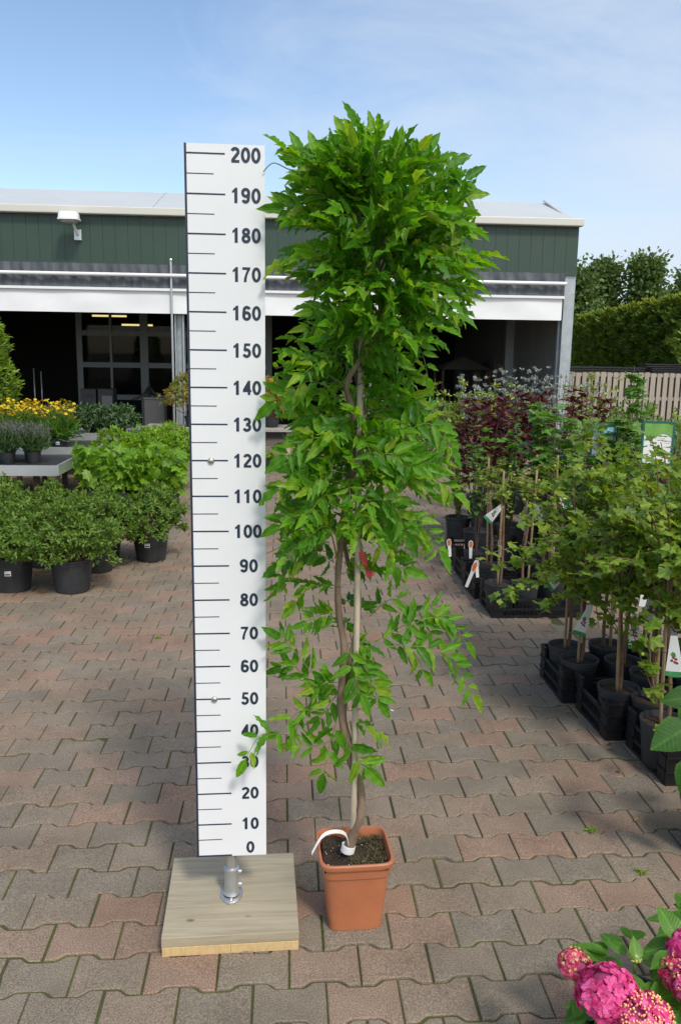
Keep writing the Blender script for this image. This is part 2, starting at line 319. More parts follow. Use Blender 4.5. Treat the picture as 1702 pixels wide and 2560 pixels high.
# ------------------------------------------------------------------ ground and paving
PL, PP, AMP = .2, .1405, .0108
X0, Y0 = .522, 2.457      # a joint on the near side of one row
def paver_material():
    m = bpy.data.materials.new('concrete_paver'); m.use_nodes = True; t = m.node_tree; b = t.nodes['Principled BSDF']
    g = N(t, 'ShaderNodeNewGeometry'); c = N(t, 'ShaderNodeTexCoord')
    n1 = N(t, 'ShaderNodeTexNoise', Scale=.55, Detail=3.0); t.links.new(c.outputs['Object'], n1.inputs['Vector'])
    ad = N(t, 'ShaderNodeMath', operation='MULTIPLY_ADD'); t.links.new(n1.outputs['Fac'], ad.inputs[0]); ad.inputs[1].default_value = 1.1
    t.links.new(g.outputs['Random Per Island'], ad.inputs[2])
    sb = N(t, 'ShaderNodeMath', operation='MULTIPLY_ADD'); t.links.new(ad.outputs[0], sb.inputs[0]); sb.inputs[1].default_value = .8; sb.inputs[2].default_value = -.33
    rp = N(t, 'ShaderNodeValToRGB'); t.links.new(sb.outputs[0], rp.inputs[0])
    cs = [(0, (.208, .176, .140)), (.3, (.228, .189, .147)), (.52, (.25, .197, .15)), (.74, (.268, .192, .145)), (1, (.295, .184, .132))]
    el = rp.color_ramp.elements
    while len(el) < 5: el.new(.5)
    for e, (p, q) in zip(el, cs): e.position = p; e.color = (*q, 1)
    n2 = N(t, 'ShaderNodeTexNoise', Scale=240.0, Detail=2.0); t.links.new(c.outputs['Object'], n2.inputs['Vector'])
    r2 = N(t, 'ShaderNodeValToRGB'); t.links.new(n2.outputs['Fac'], r2.inputs[0])
    r2.color_ramp.elements[0].position = .32; r2.color_ramp.elements[0].color = (.6, .6, .6, 1); r2.color_ramp.elements[1].position = .72; r2.color_ramp.elements[1].color = (1.48, 1.46, 1.4, 1)
    n3 = N(t, 'ShaderNodeTexNoise', Scale=3.0, Detail=6.0, Roughness=.7); t.links.new(c.outputs['Object'], n3.inputs['Vector'])
    r3 = N(t, 'ShaderNodeValToRGB'); t.links.new(n3.outputs['Fac'], r3.inputs[0])
    r3.color_ramp.elements[0].position = .3; r3.color_ramp.elements[0].color = (.72, .72, .70, 1); r3.color_ramp.elements[1].position = .62; r3.color_ramp.elements[1].color = (1.04, 1.04, 1.04, 1)
    prev = rp.outputs[0]
    for r_ in (r2, r3):
        mx = N(t, 'ShaderNodeMix', data_type='RGBA', blend_type='MULTIPLY'); mx.inputs[0].default_value = 1
        t.links.new(prev, mx.inputs[6]); t.links.new(r_.outputs[0], mx.inputs[7]); prev = mx.outputs[2]
    t.links.new(prev, b.inputs['Base Color']); b.inputs['Roughness'].default_value = .85; b.inputs['Specular IOR Level'].default_value = .3
    bp = N(t, 'ShaderNodeBump', Strength=.35, Distance=.004); t.links.new(n2.outputs['Fac'], bp.inputs['Height']); t.links.new(bp.outputs[0], b.inputs['Normal'])
    return m
def build_paving():
    g = .0022; h = PP/2-g
    out = []
    for sx, (x, y) in [(1, p) for p in ((-.5, 1), (-.335, 1), (-.30, .72), (-.215, -.72), (-.18, -1), (.18, -1), (.215, -.72), (.30, .72), (.335, 1), (.5, 1))]:
        out.append((x*(PL-2*g) if abs(x) == .5 else x*PL, -h-AMP*y))
    O = np.array(out+[(x, -y) for x, y in out[::-1]])
    nrm = []
    for i in range(20):
        e1 = O[i]-O[i-1]; e2 = O[(i+1) % 20]-O[i]; n1 = np.array([e1[1], -e1[0]])/np.linalg.norm(e1); n2 = np.array([e2[1], -e2[0]])/np.linalg.norm(e2)
        q = n1+n2; nrm.append(q/np.linalg.norm(q)**2*2)
    I1 = O-np.array(nrm)*.0010; I2 = O-np.array(nrm)*.0042
    rows = np.arange(-14, 96); ks = np.arange(-50, 56)
    R_, K_ = np.meshgrid(rows, ks, indexing='ij'); cx_ = X0+PL*(K_+.5)+(R_ % 2)*PL/2; cy_ = Y0+AMP+PP/2+R_*PP
    keep = (np.abs(cx_) < .62*cy_+1.6) & (cy_ < 15.6); cx_, cy_ = cx_[keep], cy_[keep]; n = len(cx_)
    j = rng.normal(0, .0011, (n, 2)); dz = rng.normal(0, .0018, n); tl = rng.normal(0, .009, (n, 2)); an = rng.normal(0, .006, n)
    loc = np.concatenate([np.c_[O, np.full(20, -.012)], np.c_[I1, np.full(20, -.0024)], np.c_[I2, np.zeros(20)]])
    x = loc[None, :, 0]*np.cos(an)[:, None]-loc[None, :, 1]*np.sin(an)[:, None]; y = loc[None, :, 0]*np.sin(an)[:, None]+loc[None, :, 1]*np.cos(an)[:, None]
    V = np.stack([x+(cx_+j[:, 0])[:, None], y+(cy_+j[:, 1])[:, None], loc[None, :, 2]+dz[:, None]+x*tl[:, :1]+y*tl[:, 1:]], -1)
    off = np.arange(n)[:, None, None]*60; i = np.arange(20); i2 = (i+1) % 20
    Q = np.concatenate([np.stack([i+20*k, i2+20*k, i2+20*(k+1), i+20*(k+1)], -1) for k in (0, 1)])
    mb = MB(); mb.addq(V.reshape(-1, 3), (Q[None]+off).reshape(-1, 4))
    mb.l.append((np.arange(40, 60)[None]+off[:, 0]).ravel()); mb.n.append(np.full(n, 20))
    return mb.build('pavement', paver_material(), smooth=False)
tag(build_paving(), kind='structure')
gm = mat('mossy_joint_sand', (.085, .115, .012), 1., col2=(.065, .052, .032), vscale=6, bump=.6, bscale=150)
tag(MB().add([(-60, -12, -.0062), (80, -12, -.0062), (80, 15.55, -.0062), (-60, 15.55, -.0062)], [(0, 1, 2, 3)]).build('joint_bed', gm, smooth=False), kind='structure')
tag(MB().add([(-900, -300, -.012), (900, -300, -.012), (900, 900, -.012), (-900, 900, -.012)], [(0, 1, 2, 3)]).build('ground', mat('far_ground', (.17, .14, .11), .95, var=.3, vscale=3), smooth=False), kind='structure')

# ------------------------------------------------------------------ garden centre building
BY = 15.; XL, XR = -11.0, 5.12
eave, fas, fab = 3.90, 3.14, 2.31
shed = thing('garden_centre_shed', 'long low shed with dark green fascia, pale roof and rolled white front screen', 'shed', (-3, BY, 0))
gp = mat('green_cladding', (.034, .066, .048), .45, var=.06, vscale=2)
mb = MB(); x = XR
while x > XL:
    mb.box((x-.104, BY, (eave+fas)/2), (.204, .05, eave-fas)); mb.box((x-.002, BY+.006, (eave+fas)/2), (.008, .042, eave-fas)); x -= .208
mb.box(((XL+XR)/2, BY-.012, fas-.03), (XR-XL, .09, .07))
mb.build('fascia', gp, shed, world=True, smooth=False)
rm = mat('roof_sheet', (.52, .545, .55), .5, var=.04, vscale=1.2)
mb = MB(); ry, rz_ = 17., 4.62
sl = (rz_-eave)/(ry-BY)
for a, b in ((XL, -2.2), (-2.19, 2.72), (2.73, XR)):
    mb.add([(a, BY-.05, eave+.09), (b, BY-.05, eave+.09), (b, ry, rz_), (a, ry, rz_), (a, BY-.05, eave+.05), (b, BY-.05, eave+.05), (b, ry, rz_-.05), (a, ry, rz_-.05)], [(0, 1, 2, 3), (7, 6, 5, 4), (0, 4, 5, 1), (1, 5, 6, 2), (3, 7, 4, 0)])
mb.add([(XL, ry, rz_), (XR, ry, rz_), (XR, 25, rz_-.9), (XL, 25, rz_-.9), (XL, ry, rz_-.05), (XR, ry, rz_-.05), (XR, 25, rz_-.95), (XL, 25, rz_-.95)], [(0, 1, 2, 3), (7, 6, 5, 4)])
mb.build('roof', rm, shed, world=True, smooth=False)
MB().box((XR-.03, (BY+ry)/2, (eave+rz_)/2+.055), (.10, (ry-BY)*1.0, .03), R=np.array([[1, 0, 0], [0, math.cos(.345), -math.sin(.345)], [0, math.sin(.345), math.cos(.345)]])).build('verge_trim', rm, shed, world=True, smooth=False)
MB().box(((XL+XR)/2+.02, BY-.08, eave+.056), (XR-XL+.04, .16, .125)).build('gutter', mat('cream_gutter', (.62, .61, .55), .5), shed, world=True, smooth=False, bevel=.015)
for cx_, wd in ((-5.15, .16), (-1.76, .16), (1.62, .17)):
    MB().box((cx_, BY+.10, 1.6), (wd*.35, .02, 3.2)).box((cx_-wd/2+.012, BY+.10, 1.6), (.024, .2, 3.2)).box((cx_+wd/2-.012, BY+.10, 1.6), (.024, .2, 3.2)).box((cx_, BY+.112, 1.6), (wd-.05, .012, 3.2)).build('column', M['galv'], shed, world=True, smooth=False)
MB().box((5.02, BY+.08, 1.55), (.20, .2, 3.10)).build('corner_column', M['galv'], shed, world=True, smooth=False, bevel=.012)
MB().box((4.93, BY+.16, 1.2), (.07, .08, 2.4)).build('column', M['galv'], shed, world=True, smooth=False)
# rolled screen: dark netting, rollers, white sheet
def cloth(z0, z1, x0, x1, y, amp, f, n=240, m=8):
    xs = np.linspace(x0, x1, n); zs = np.linspace(z0, z1, m); Xg, Zg = np.meshgrid(xs, zs)
    sk_ = (Zg-z0)/(z1-z0); Yg = y+amp*(np.sin(Xg*f+sk_*2.2*np.sin(Xg*.7)+sk_*(2.5 if n > 500 else 0))*.6+np.sin(Xg*f*2.3+1.3+sk_*1.4)*.4)*(.35+.65*np.sin(sk_*3.1416))
    V = np.stack([Xg, Yg, Zg], -1).reshape(-1, 3); V2 = V+np.array([0, .012, 0])
    i = np.arange(m-1)[:, None]*n; j = np.arange(n-1)[None]; Q = np.stack([i+j, i+j+1, i+n+j+1, i+n+j], -1).reshape(-1, 4)
    return MB().addq(V, Q).addq(V2, Q[:, ::-1])
netm = mat('dark_netting', (.125, .137, .155), .75, col2=(.06, .068, .08), vscale=5, stretch=(2.2, 1, .5))
scr = cloth(2.72, fas-.03, XL, 4.89, BY-.10, .030, 17., 1000, 10).build('roll_up_screen', netm, shed, world=True)
cloth(fab, 2.70, XL, 4.87, BY-.11, .016, 2.2).build('white_sheet', mat('white_tarpaulin', (.80, .81, .82), .45, var=.05, vscale=1.5), scr, world=True)
whm = mat('white_tube', (.80, .81, .82), .3)
MB().tube([(XL, BY-.19, 2.93), (4.90, BY-.19, 2.93)], .030, 12).build('roller_tube', whm, scr, world=True, smooth='auto')
MB().box(((XL+4.89)/2, BY-.135, 2.70), (4.89-XL, .05, .042)).build('bottom_bar', whm, scr, world=True, smooth=False)
MB().tube([(-1.86, BY-.16, .3), (-1.86, BY-.16, 3.17)], .02, 10).balls([(-1.86, BY-.16, 3.18)], .03).build('guide_pole', M['zinc'], scr, world=True, smooth='auto')
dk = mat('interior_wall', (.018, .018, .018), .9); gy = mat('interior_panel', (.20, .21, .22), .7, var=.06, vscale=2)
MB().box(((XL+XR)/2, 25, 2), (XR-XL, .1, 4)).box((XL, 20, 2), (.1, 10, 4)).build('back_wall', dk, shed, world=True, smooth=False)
mb = MB(); yy = BY+.25
while yy < 24.8: mb.box((XR-.05, yy+.48, 1.95), (.06, .95, 3.8)); yy += .97
mb.box((XR-.12, 19, 1.02), (.06, 8, .05))
mb.build('side_wall', gy, shed, world=True, smooth=False)
MB().box((XR-.17, 18.6, 1.9), (.18, .18, 3.7)).build('column', M['galv'], shed, world=True, smooth=False)
MB().box((XR+.03, 20.05, 1.95), (.04, 9.8, 3.9)).build('side_cladding', gp, shed, world=True, smooth=False)
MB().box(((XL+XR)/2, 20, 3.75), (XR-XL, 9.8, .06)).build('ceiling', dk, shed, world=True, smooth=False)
MB().box(((XL+XR)/2, 20.2, -.004), (XR-XL, 9.3, .02)).build('floor_slab', mat('shed_floor', (.14, .12, .10), .9, var=.2, vscale=2), shed, world=True, smooth=False)
# glazed partition inside
PY = 19.
fr = mat('partition_frame', (.17, .19, .19), .5, .2)
win = MB()
def vbar(px, wd, py0=700, py1=1000, dy=0.):
    x_ = A(px, 840, PY)[0]; win.box((x_, PY+dy, 1.7), (wd, .08, 3.4))
vbar(186, .12, dy=-.003); vbar(258, .05); vbar(334, .17, dy=-.003); vbar(408, .05); vbar(480, .12, dy=-.003); vbar(556, .05); vbar(620, .12, dy=-.003)
xa, xb = A(186, 840, PY)[0], A(620, 840, PY)[0]
for py in (768, 841, 915): win.box(((xa+xb)/2, PY, A(300, py, PY)[2]), (xb-xa-.1, .074, .11))
pt = win.build('window_partition', fr, shed, world=True, smooth=False)
glass = bpy.data.materials.new('window_glass'); glass.use_nodes = True; t = glass.node_tree
b_ = N(t, 'ShaderNodeBsdfGlossy', Roughness=.02); tr_ = N(t, 'ShaderNodeBsdfTransparent'); lw = N(t, 'ShaderNodeFresnel', IOR=1.22); mx_ = N(t, 'ShaderNodeMixShader')
tr_.inputs[0].default_value = (.7, .75, .75, 1)
t.links.new(lw.outputs[0], mx_.inputs[0]); t.links.new(tr_.outputs[0], mx_.inputs[1]); t.links.new(b_.outputs[0], mx_.inputs[2]); t.links.new(mx_.outputs[0], t.nodes['Material Output'].inputs[0])
MB().box(((xa+xb)/2, PY+.005, 2.0), (xb-xa, .01, 2.8)).build('window_pane', glass, pt, world=True, smooth=False)
tb = emis('tube_light', (1, .72, .28), 1.6)
for k, (pa, pb, lab) in enumerate((((213, 727), (292, 730), 'upper left glowing fluorescent tube hanging behind the partition glass'), ((281, 748), (352, 750), 'lower right glowing fluorescent tube hanging behind the partition glass'))):
    a, b = A(*pa, 21.5), A(*pb, 21.5); b[2] = a[2]
    o = thing('ceiling_light', lab, 'light', (a+b)/2, 0, 'fluorescent tubes inside the shed')
    MB().tube([a, b], .022, 8).build('tube', tb, o, world=True)
    MB().box((a+b)/2+[0, 0, .06], (b[0]-a[0]+.1, .12, .06)).tube([a+[.1, 0, .06], a+[.1, 0, 3.72-a[2]]], .008, 5).tube([b+[-.1, 0, .06], b+[-.1, 0, 3.72-b[2]]], .008, 5).build('fitting', M['black'], o, world=True, smooth=False)
# floodlight on the fascia
lp = A(181, 545, BY-.03); fl = thing('floodlight', 'white floodlight on a short arm fixed to the green fascia', 'floodlight', lp)
MB().box(lp+[0, -.02, .02], (.12, .05, .17)).build('bracket', M['alu'], fl, world=True, smooth=False, bevel=.008)
MB().tube(spline([lp+[0, -.04, .02], lp+[-.0, -.12, .06], lp+[-.02, -.2, .16], lp+[-.03, -.24, .24]], 8), .022, 8).build('arm', whm, fl, world=True)
hd = lp+np.array([-.06, -.34, .26])
mb = MB()
mb.lathe([(.12, -.05), (.15, -.05), (.15, -.025), (.14, -.02), (.132, .05), (.12, .075), (.06, .085)], (0, 0, 0), 32, 5.0, (False, True))
for v in mb.v: v[:, 0] *= 1.15; v += hd
mb.build('lamp_housing', whm, fl, world=True, smooth='auto')
mb = MB().lathe([(.13, -.055), (.115, -.085), (.06, -.10)], (0, 0, 0), 16, 3.0, (True, True))
for v in mb.v: v[:, 0] *= 1.15; v += hd
mb.build('lamp_glass', mat('lamp_glass', (.35, .35, .33), .15), fl, world=True)
# things standing inside
cb = mat('grey_cabinet', (.035, .038, .045), .45)
for px, py, pan, lab in ((203, 896, False, 'tall dark grey cabinet with a slot near the top, left of its neighbour'), (243, 896, True, 'tall dark cabinet with a pale grey square door panel')):
    p = A(px, py, 17); o = thing('cabinet', lab, 'cabinet', (p[0], 17, 0))
    MB().box((p[0], 17.2, p[2]/2), (.30, .4, p[2])).build('cabinet_body', cb, o, world=True, smooth=False, bevel=.01)
    if pan: MB().box((p[0]+.03, 16.99, p[2]-.28), (.2, .02, .30)).build('door_panel', mat('panel_grey', (.16, .18, .18), .5), o, world=True, smooth=False)
    else: MB().box((p[0], 16.99, p[2]-.13), (.22, .02, .03)).build('slot', M['black'], o, world=True, smooth=False)
p = A(345, 935, 15.9); o = thing('storage_box', 'grey square box standing in front of the partition', 'box', (p[0]+.08, 16.1, 0))
MB().box((p[0]+.08, 16.1, .5), (.36, .36, .6)).box((p[0]+.08, 16.1, .1), (.30, .30, .2)).build('box_body', mat('box_grey', (.075, .075, .075), .7), o, world=True, smooth=False, bevel=.008)
MB().box((p[0]+.08, 16.1, .817), (.38, .38, .03)).build('box_lid', mat('lid_grey', (.09, .09, .09), .6), o, world=True, smooth=False)
c0 = A(345, 925, 16.6); tz = A(345, 880, 16.6)[2]; o = thing('wire_lantern', 'black conical wire lantern with pointed top and drooping cables', 'lantern', (c0[0], 16.6, 0))
mb = MB().tube([(c0[0], 16.6, tz-.12), (c0[0], 16.6, tz+.05)], [.03, .008], 6)
for k in range(10):
    a = k*.628; mb.tube(spline([(c0[0]+.03*math.cos(a), 16.6+.03*math.sin(a), tz-.1), (c0[0]+.12*math.cos(a), 16.6+.12*math.sin(a), tz-.22), (c0[0]+.34*math.cos(a), 16.6+.34*math.sin(a), tz-.34)], 6), .012, 5)
mb.tube([(c0[0], 16.6, 0), (c0[0], 16.6, tz-.1)], .02, 6)
mb.build('lantern_frame', M['pot'], o, world=True)
p = A(88, 880, 17.5); o = thing('trolley', 'dark plant trolley with two bare silver uprights inside the shed', 'trolley', (p[0], 17.5, 0))
MB().tube([(p[0]-.07, 17.5, .2), (p[0]-.07, 17.5, A(80, 848, 17.5)[2])], .014, 6).tube([(p[0]+.07, 17.5, .2), (p[0]+.07, 17.5, A(94, 855, 17.5)[2])], .014, 6).build('upright', M['galv'], o, world=True)
for z in (.22, .55): MB().box((p[0], 17.5, z), (.5, .5, .04)).build('deck', M['pot'], o, world=True, smooth=False)

c = A(1062, 850, 20.5); tzp = A(1062, 820, 20.5)[2]; o = thing('display_pavilion', 'dim pavilion with a low pyramid roof in the dark right bay of the shed', 'pavilion', (c[0], 20.5, 0))
MB().add([(c[0]-.6, 19.9, c[2]), (c[0]+.6, 19.9, c[2]), (c[0]+.6, 21.1, c[2]), (c[0]-.6, 21.1, c[2]), (c[0], 20.5, tzp)], [(0, 1, 4), (1, 2, 4), (2, 3, 4), (3, 0, 4), (3, 2, 1, 0)]).build('canvas_roof', mat('grey_canvas', (.22, .21, .2), .9), o, world=True, smooth=False)
for sx in (-.55, .55):
    for sy in (-.55, .55): MB().box((c[0]+sx, 20.5+sy, c[2]/2-.005), (.06, .06, c[2]-.02)).build('post', M['stem'], o, world=True, smooth=False)

# ------------------------------------------------------------------ fence, hedge and trees on the right
FY = 16.2; fz = A(1450, 858, FY)[2]; xa = XR+.2; xb = 11.5
fe = thing('wooden_fence', 'weathered grey board-on-board wooden fence below the clipped hedge', 'fence', (xa, FY, 0))
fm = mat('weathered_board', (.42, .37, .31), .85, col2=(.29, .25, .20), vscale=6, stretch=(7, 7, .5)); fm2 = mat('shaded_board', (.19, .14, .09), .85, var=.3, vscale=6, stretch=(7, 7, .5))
m1, m2 = MB(), MB(); x = xa; k = 0
while x < xb:
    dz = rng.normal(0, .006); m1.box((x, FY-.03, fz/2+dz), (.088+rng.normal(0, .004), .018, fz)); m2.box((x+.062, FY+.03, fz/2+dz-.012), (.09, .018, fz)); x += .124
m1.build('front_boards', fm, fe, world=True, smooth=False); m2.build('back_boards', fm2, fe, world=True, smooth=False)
for z in (fz-.05, fz-.50, fz-1.1): MB().box(((xa+xb)/2, FY, z), (xb-xa, .042, .065)).build('rail', fm, fe, world=True, smooth=False)
p0 = np.array([9.05, 25.6]); p1 = np.array([7.15, 11.4]); p1 = p0+(np.array([7.82, 16.75])-p0)
hd_ = p1-p0; HL = np.linalg.norm(hd_); hd_ /= HL; hn = np.array([hd_[1], -hd_[0]])
hn = hn if hn[0] < 0 else -hn
hedge = thing('clipped_hedge', 'tall clipped conifer hedge with yellow-green top growing behind the wooden fence', 'hedge', (p0[0], p0[1], 0))
n = 26000; t_ = rng.uniform(-.12, 1.04, n); zz = rng.uniform(.5, 2.86, n); dep = rng.gamma(1.2, .10, n)
top = rng.random(n) < .3
dep[top] = rng.uniform(0, 1.2, top.sum()); zz[top] = 2.86-rng.gamma(1.1, .04, top.sum())
lump = .09*np.sin(t_*47+zz*5)+.07*np.sin(t_*90-zz*8+1)+.05*np.sin(zz*14+t_*30)
P = np.c_[p0[0]+hd_[0]*t_*HL-hn[0]*(dep-lump), p0[1]+hd_[1]*t_*HL-hn[1]*(dep-lump), zz]
D = np.c_[np.full(n, hn[0]), np.full(n, hn[1]), np.full(n, .5)]+rng.normal(0, .55, (n, 3)); D[top] = np.array([0, 0, 1])+rng.normal(0, .5, (top.sum(), 3)); D[:, 2] += .25
hl, hw_, hr_ = rng.uniform(.08, .17, n), rng.uniform(.04, .075, n), rdir(n)
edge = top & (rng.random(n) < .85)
MB().leaves(LAN, P[~edge], D[~edge], hr_[~edge], hl[~edge], hw_[~edge]).build('foliage', M['thuj'], hedge, world=True)
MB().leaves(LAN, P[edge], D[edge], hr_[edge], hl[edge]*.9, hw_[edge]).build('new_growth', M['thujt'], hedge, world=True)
ca = [p0-hn*.22-hd_*1., p0-hn*1.1-hd_*1., p1-hn*1.1+hd_*.2, p1-hn*.22+hd_*.2]
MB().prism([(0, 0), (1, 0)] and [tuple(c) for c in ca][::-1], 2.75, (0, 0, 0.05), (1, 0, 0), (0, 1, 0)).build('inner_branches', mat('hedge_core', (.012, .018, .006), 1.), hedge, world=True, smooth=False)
for pxa, pyt, wd, lab in ((1385, 845, 1.9, 'flat stack of black plant trays resting along the fence top'), (1530, 838, .95, 'taller stack of black plant trays at the right end of the fence')):
    p = A(pxa, pyt, FY+.3); o = thing('plant_trays', lab, 'trays', (p[0], FY+.3, 0), 0, 'black trays behind the fence')
    mb = MB(); z = p[2]; k = 0
    while z > fz-.3: mb.box((p[0]+rng.normal(0, .02), FY+.33, z-.012), (wd, .4, .024)); z -= .04
    mb.build('tray_stack', M['crate'], o, world=True, smooth=False)
    MB().box((p[0], FY+.33, (fz-.3)/2), (wd*.9, .36, fz-.3)).build('tray_rack', M['crate'], o, world=True, smooth=False)
def tree(c, R, h0, h1, lab, seed, nl=9500, sz=.15):
    o = thing('broadleaf_tree', lab, 'tree', (c[0], c[1], 0), 0, 'trees beyond the hedge')
    mb = MB(); mb.tube(spline([(c[0], c[1], 0), (c[0]+.1, c[1], h0), (c[0]-.1, c[1], h1*.8)], 8), np.linspace(.18, .05, 8), 8)
    P = []; D = []; r2 = np.random.default_rng(seed); K = 60
    for k in range(K):
        z = r2.uniform(h0, h1); f = (z-h0)/(h1-h0); rr = R*(.22+.9*math.sin(min(1, f*1.15+.12)*math.pi))*r2.uniform(.55, 1)*(1-.35*f); a = r2.uniform(0, 6.28)
        tip = np.array([c[0]+rr*math.cos(a), c[1]+rr*math.sin(a), z]); mb.tube([(c[0], c[1], max(h0*.8, z-.9)), tip], [.04, .01], 5, False)
        q = nl//K; P.append(tip+r2.normal(0, 1, (q, 3))*np.array([.27, .27, .23])*r2.uniform(.6, 1.1)); D.append((P[-1]-tip)*1.2+r2.normal(0, .4, (q, 3))+[0, 0, .1])
    P = np.concatenate(P); D = np.concatenate(D); n = len(P)
    MB().leaves(OV, P, D, rdir(n, .1, 1), r2.uniform(.7, 1.2, n)*sz, r2.uniform(.6, .9, n)*sz).build('crown', M['tree'], o, world=True); mb.build('trunk', M['dark'], o, world=True)
for px, pt_, Y, R, lab, sd_ in ((1330, 622, 29, .9, 'dense tree crown touching the shed corner above the hedge', 3), (1390, 600, 31, .85, 'middle tree above the hedge with rounded twin top', 5), (1492, 584, 30, .85, 'tallest loose-topped tree above the hedge with sky showing through', 8), (1592, 612, 31, .9, 'tree cut off by the right edge above the hedge', 11)):
    c = A(px, pt_, Y); tree((c[0], Y), R, 1.6, c[2]-.25, lab, sd_)

# ------------------------------------------------------------------ plant builders
def potmesh(r, h, c=(0, 0, 0), n=28, taper=.80):
    return MB().lathe([(r*taper*.96, 0), (r*taper, .004), (r*.965, h*.80), (r*.965, h*.82), (r*.99, h*.83), (r, h*.93), (r*1.04, h*.94), (r*1.04, h), (r*.98, h), (r*.94, h*.9), (r*.92, h*.86)], c, n, None, (True, False))
def pot_parts(o, r, h, label=False, c=(0, 0, 0), ang=0.):
    p = potmesh(r, h, c).build('pot', M['pot'], o, smooth='auto')
    MB().lathe([(r*.955, h*.88), (r*.5, h*.895), (.001, h*.9)], c, 20, None, (False, True)).build('soil', M['soil'], o)
    if label:
        a = ang-math.pi/2; nx, ny = math.cos(a), math.sin(a); rr = r*.945
        MB().box((c[0]+nx*rr, c[1]+ny*rr, h*.60), (.042, .003, .034), rz=ang).build('price_sticker', M['white'], p, smooth=False)
        MB().box((c[0]+nx*(rr+.0025), c[1]+ny*(rr+.0025), h*.575), (.032, .002, .008), rz=ang).build('printed_line', M['black'], p, smooth=False)
    return p
def rosette_shrub(o, base, rx, rz_, nt, nl, ll, lw_, m, tm=OV, up_=.5, name='foliage', flat=0., trunk=True, lump=.18, wood='stem'):
    """foliage of whorls at twig tips over a lumpy dome of half-width rx and height rz_, with twigs"""
    base = np.array(base, float); d = rdir(nt, -.5, 1.); ph = rng.uniform(0, 6.28, 3)
    lum = 1+lump*(np.sin(d[:, 0]*5+ph[0])+np.sin(d[:, 1]*6+ph[1])+np.sin(d[:, 2]*7+ph[2]))/1.7
    rr = np.where(rng.random(nt) < .72, rng.uniform(.82, 1.06, nt), rng.uniform(.4, .85, nt))*lum*np.where(rng.random(nt) < .07, 1.15, 1.)
    C = base+np.array([0, 0, rz_*.5]); T = C+d*rr[:, None]*np.array([rx, rx, rz_*.52])
    out = d*np.array([1, 1, .8])+[0, 0, up_]; out /= np.linalg.norm(out, axis=1)[:, None]
    P = np.repeat(T, nl, 0)+rng.normal(0, ll*.22, (nt*nl, 3)); O = np.repeat(out, nl, 0); D = O*.75+rdir(nt*nl)*.9
    Nn = O+rng.normal(0, .35, (nt*nl, 3))+[0, -.1, .35]
    n = nt*nl; MB().leaves(tm, P, D, Nn, rng.uniform(.7, 1.2, n)*ll, rng.uniform(.8, 1.15, n)*lw_).build(name, m, o)
    if trunk:
        mb = MB()
        for k in range(0, nt, max(1, nt//40)):
            b0 = base+[rng.normal(0, .02), rng.normal(0, .02), 0]; md = b0*.45+T[k]*.55+[0, 0, -.04]; mb.tube(spline([b0, md, T[k]], 6), np.linspace(.007, .0025, 6), 5, False)
        mb.build('twigs', M[wood], o)
    return T, out
LG = 'azalea shrubs in black pots on the paving'

# azaleas --------------------------------------------------------------------
def azalea(label, seed_sc=1.):
    o = thing('potted_azalea', label, 'potted shrub', (0, 0, 0), 0, LG); pot_parts(o, .148, .245, True, ang=.1)
    rosette_shrub(o, (0, 0, .16), .275, .40, 620, 9, .036, .0155, M['azal'], OV, .4, lump=.3); return o
azs = [azalea('rounded azalea in front black pot with plain side, small leaves, second from left edge'), azalea('azalea in black pot with white sticker cut off by left edge')]
az_pos = [(-1.50, 5.99, 1., 0, 2.9, None), (-1.93, 6.03, 1.02, 1, 0., None),
 (-1.08, 6.91, 1.0, 0, -.15, 'azalea in black pot with white sticker standing apart at right of the group'),
 (-1.44, 6.55, .95, 1, 2.3, 'azalea half hidden directly behind the front plain pot'),
 (-1.47, 7.00, .95, 0, 1.3, 'azalea behind the group, between front shrub and the one standing apart'),
 (-2.28, 6.60, 1.0, 1, .9, 'azalea at far left edge, second row of the group'),
 (-1.90, 6.72, .98, 0, 4., 'azalea in the middle of the second row, pot hidden by front shrubs'),
 (-2.35, 7.25, .95, 1, 5., 'azalea at far left edge, rearmost of the group below the bench'),
 (-1.95, 7.35, .92, 0, 2., 'azalea in the rearmost row below the bench corner')]
for i, (x, y, s, k, rz_, lab) in enumerate(az_pos):
    if lab is None: azs[k].location = (x, y, 0); azs[k].rotation_euler = (0, 0, rz_); azs[k].scale = (s,)*3
    else: dup(azs[k], (x, y, 0), rz_, s, lab)

# vines and lime shrubs -------------------------------------------------------
def vine(label, grp):
    o = thing('potted_grapevine', label, 'vine', (0, 0, 0), 0, grp); pot_parts(o, .12, .2)
    mb = MB(); P = []; D = []
    for k in range(9):
        a = rng.uniform(0, 6.28); rr = rng.uniform(.08, .24); hh = rng.uniform(.42, .64)
        c = spline([(0, 0, .18), (rr*.4*math.cos(a), rr*.4*math.sin(a), hh*.6), (rr*math.cos(a), rr*math.sin(a), hh)], 9); mb.tube(c, np.linspace(.006, .003, 9), 5, False)
        for q in range(2, 9):
            for _ in range(2): P.append(c[q]+rng.normal(0, .035, 3)); D.append(np.append(rng.normal(0, .5, 2)+.35*np.array([math.cos(a), math.sin(a)]), rng.uniform(-.8, .25)))
    P = np.array(P); D = np.array(D); n = len(P); Nn = np.array([.1, -.45, .75])+rng.normal(0, .38, (n, 3))
    MB().leaves(GRAPE, P, D, Nn, rng.uniform(.09, .15, n), rng.uniform(.09, .145, n)).build('foliage', M['vine'], o); mb.build('shoots', M['green'], o); return o
VG = 'grapevines with bright green lobed leaves'
v0 = vine('bright green grapevine at the left front corner of its block, beside the bench', VG); v1 = vine('bright green grapevine at the right front corner of its block, next to the paving', VG)
v0.location = (-1.92, 8.75, 0.10); v1.location = (-1.20, 8.95, 0.05)
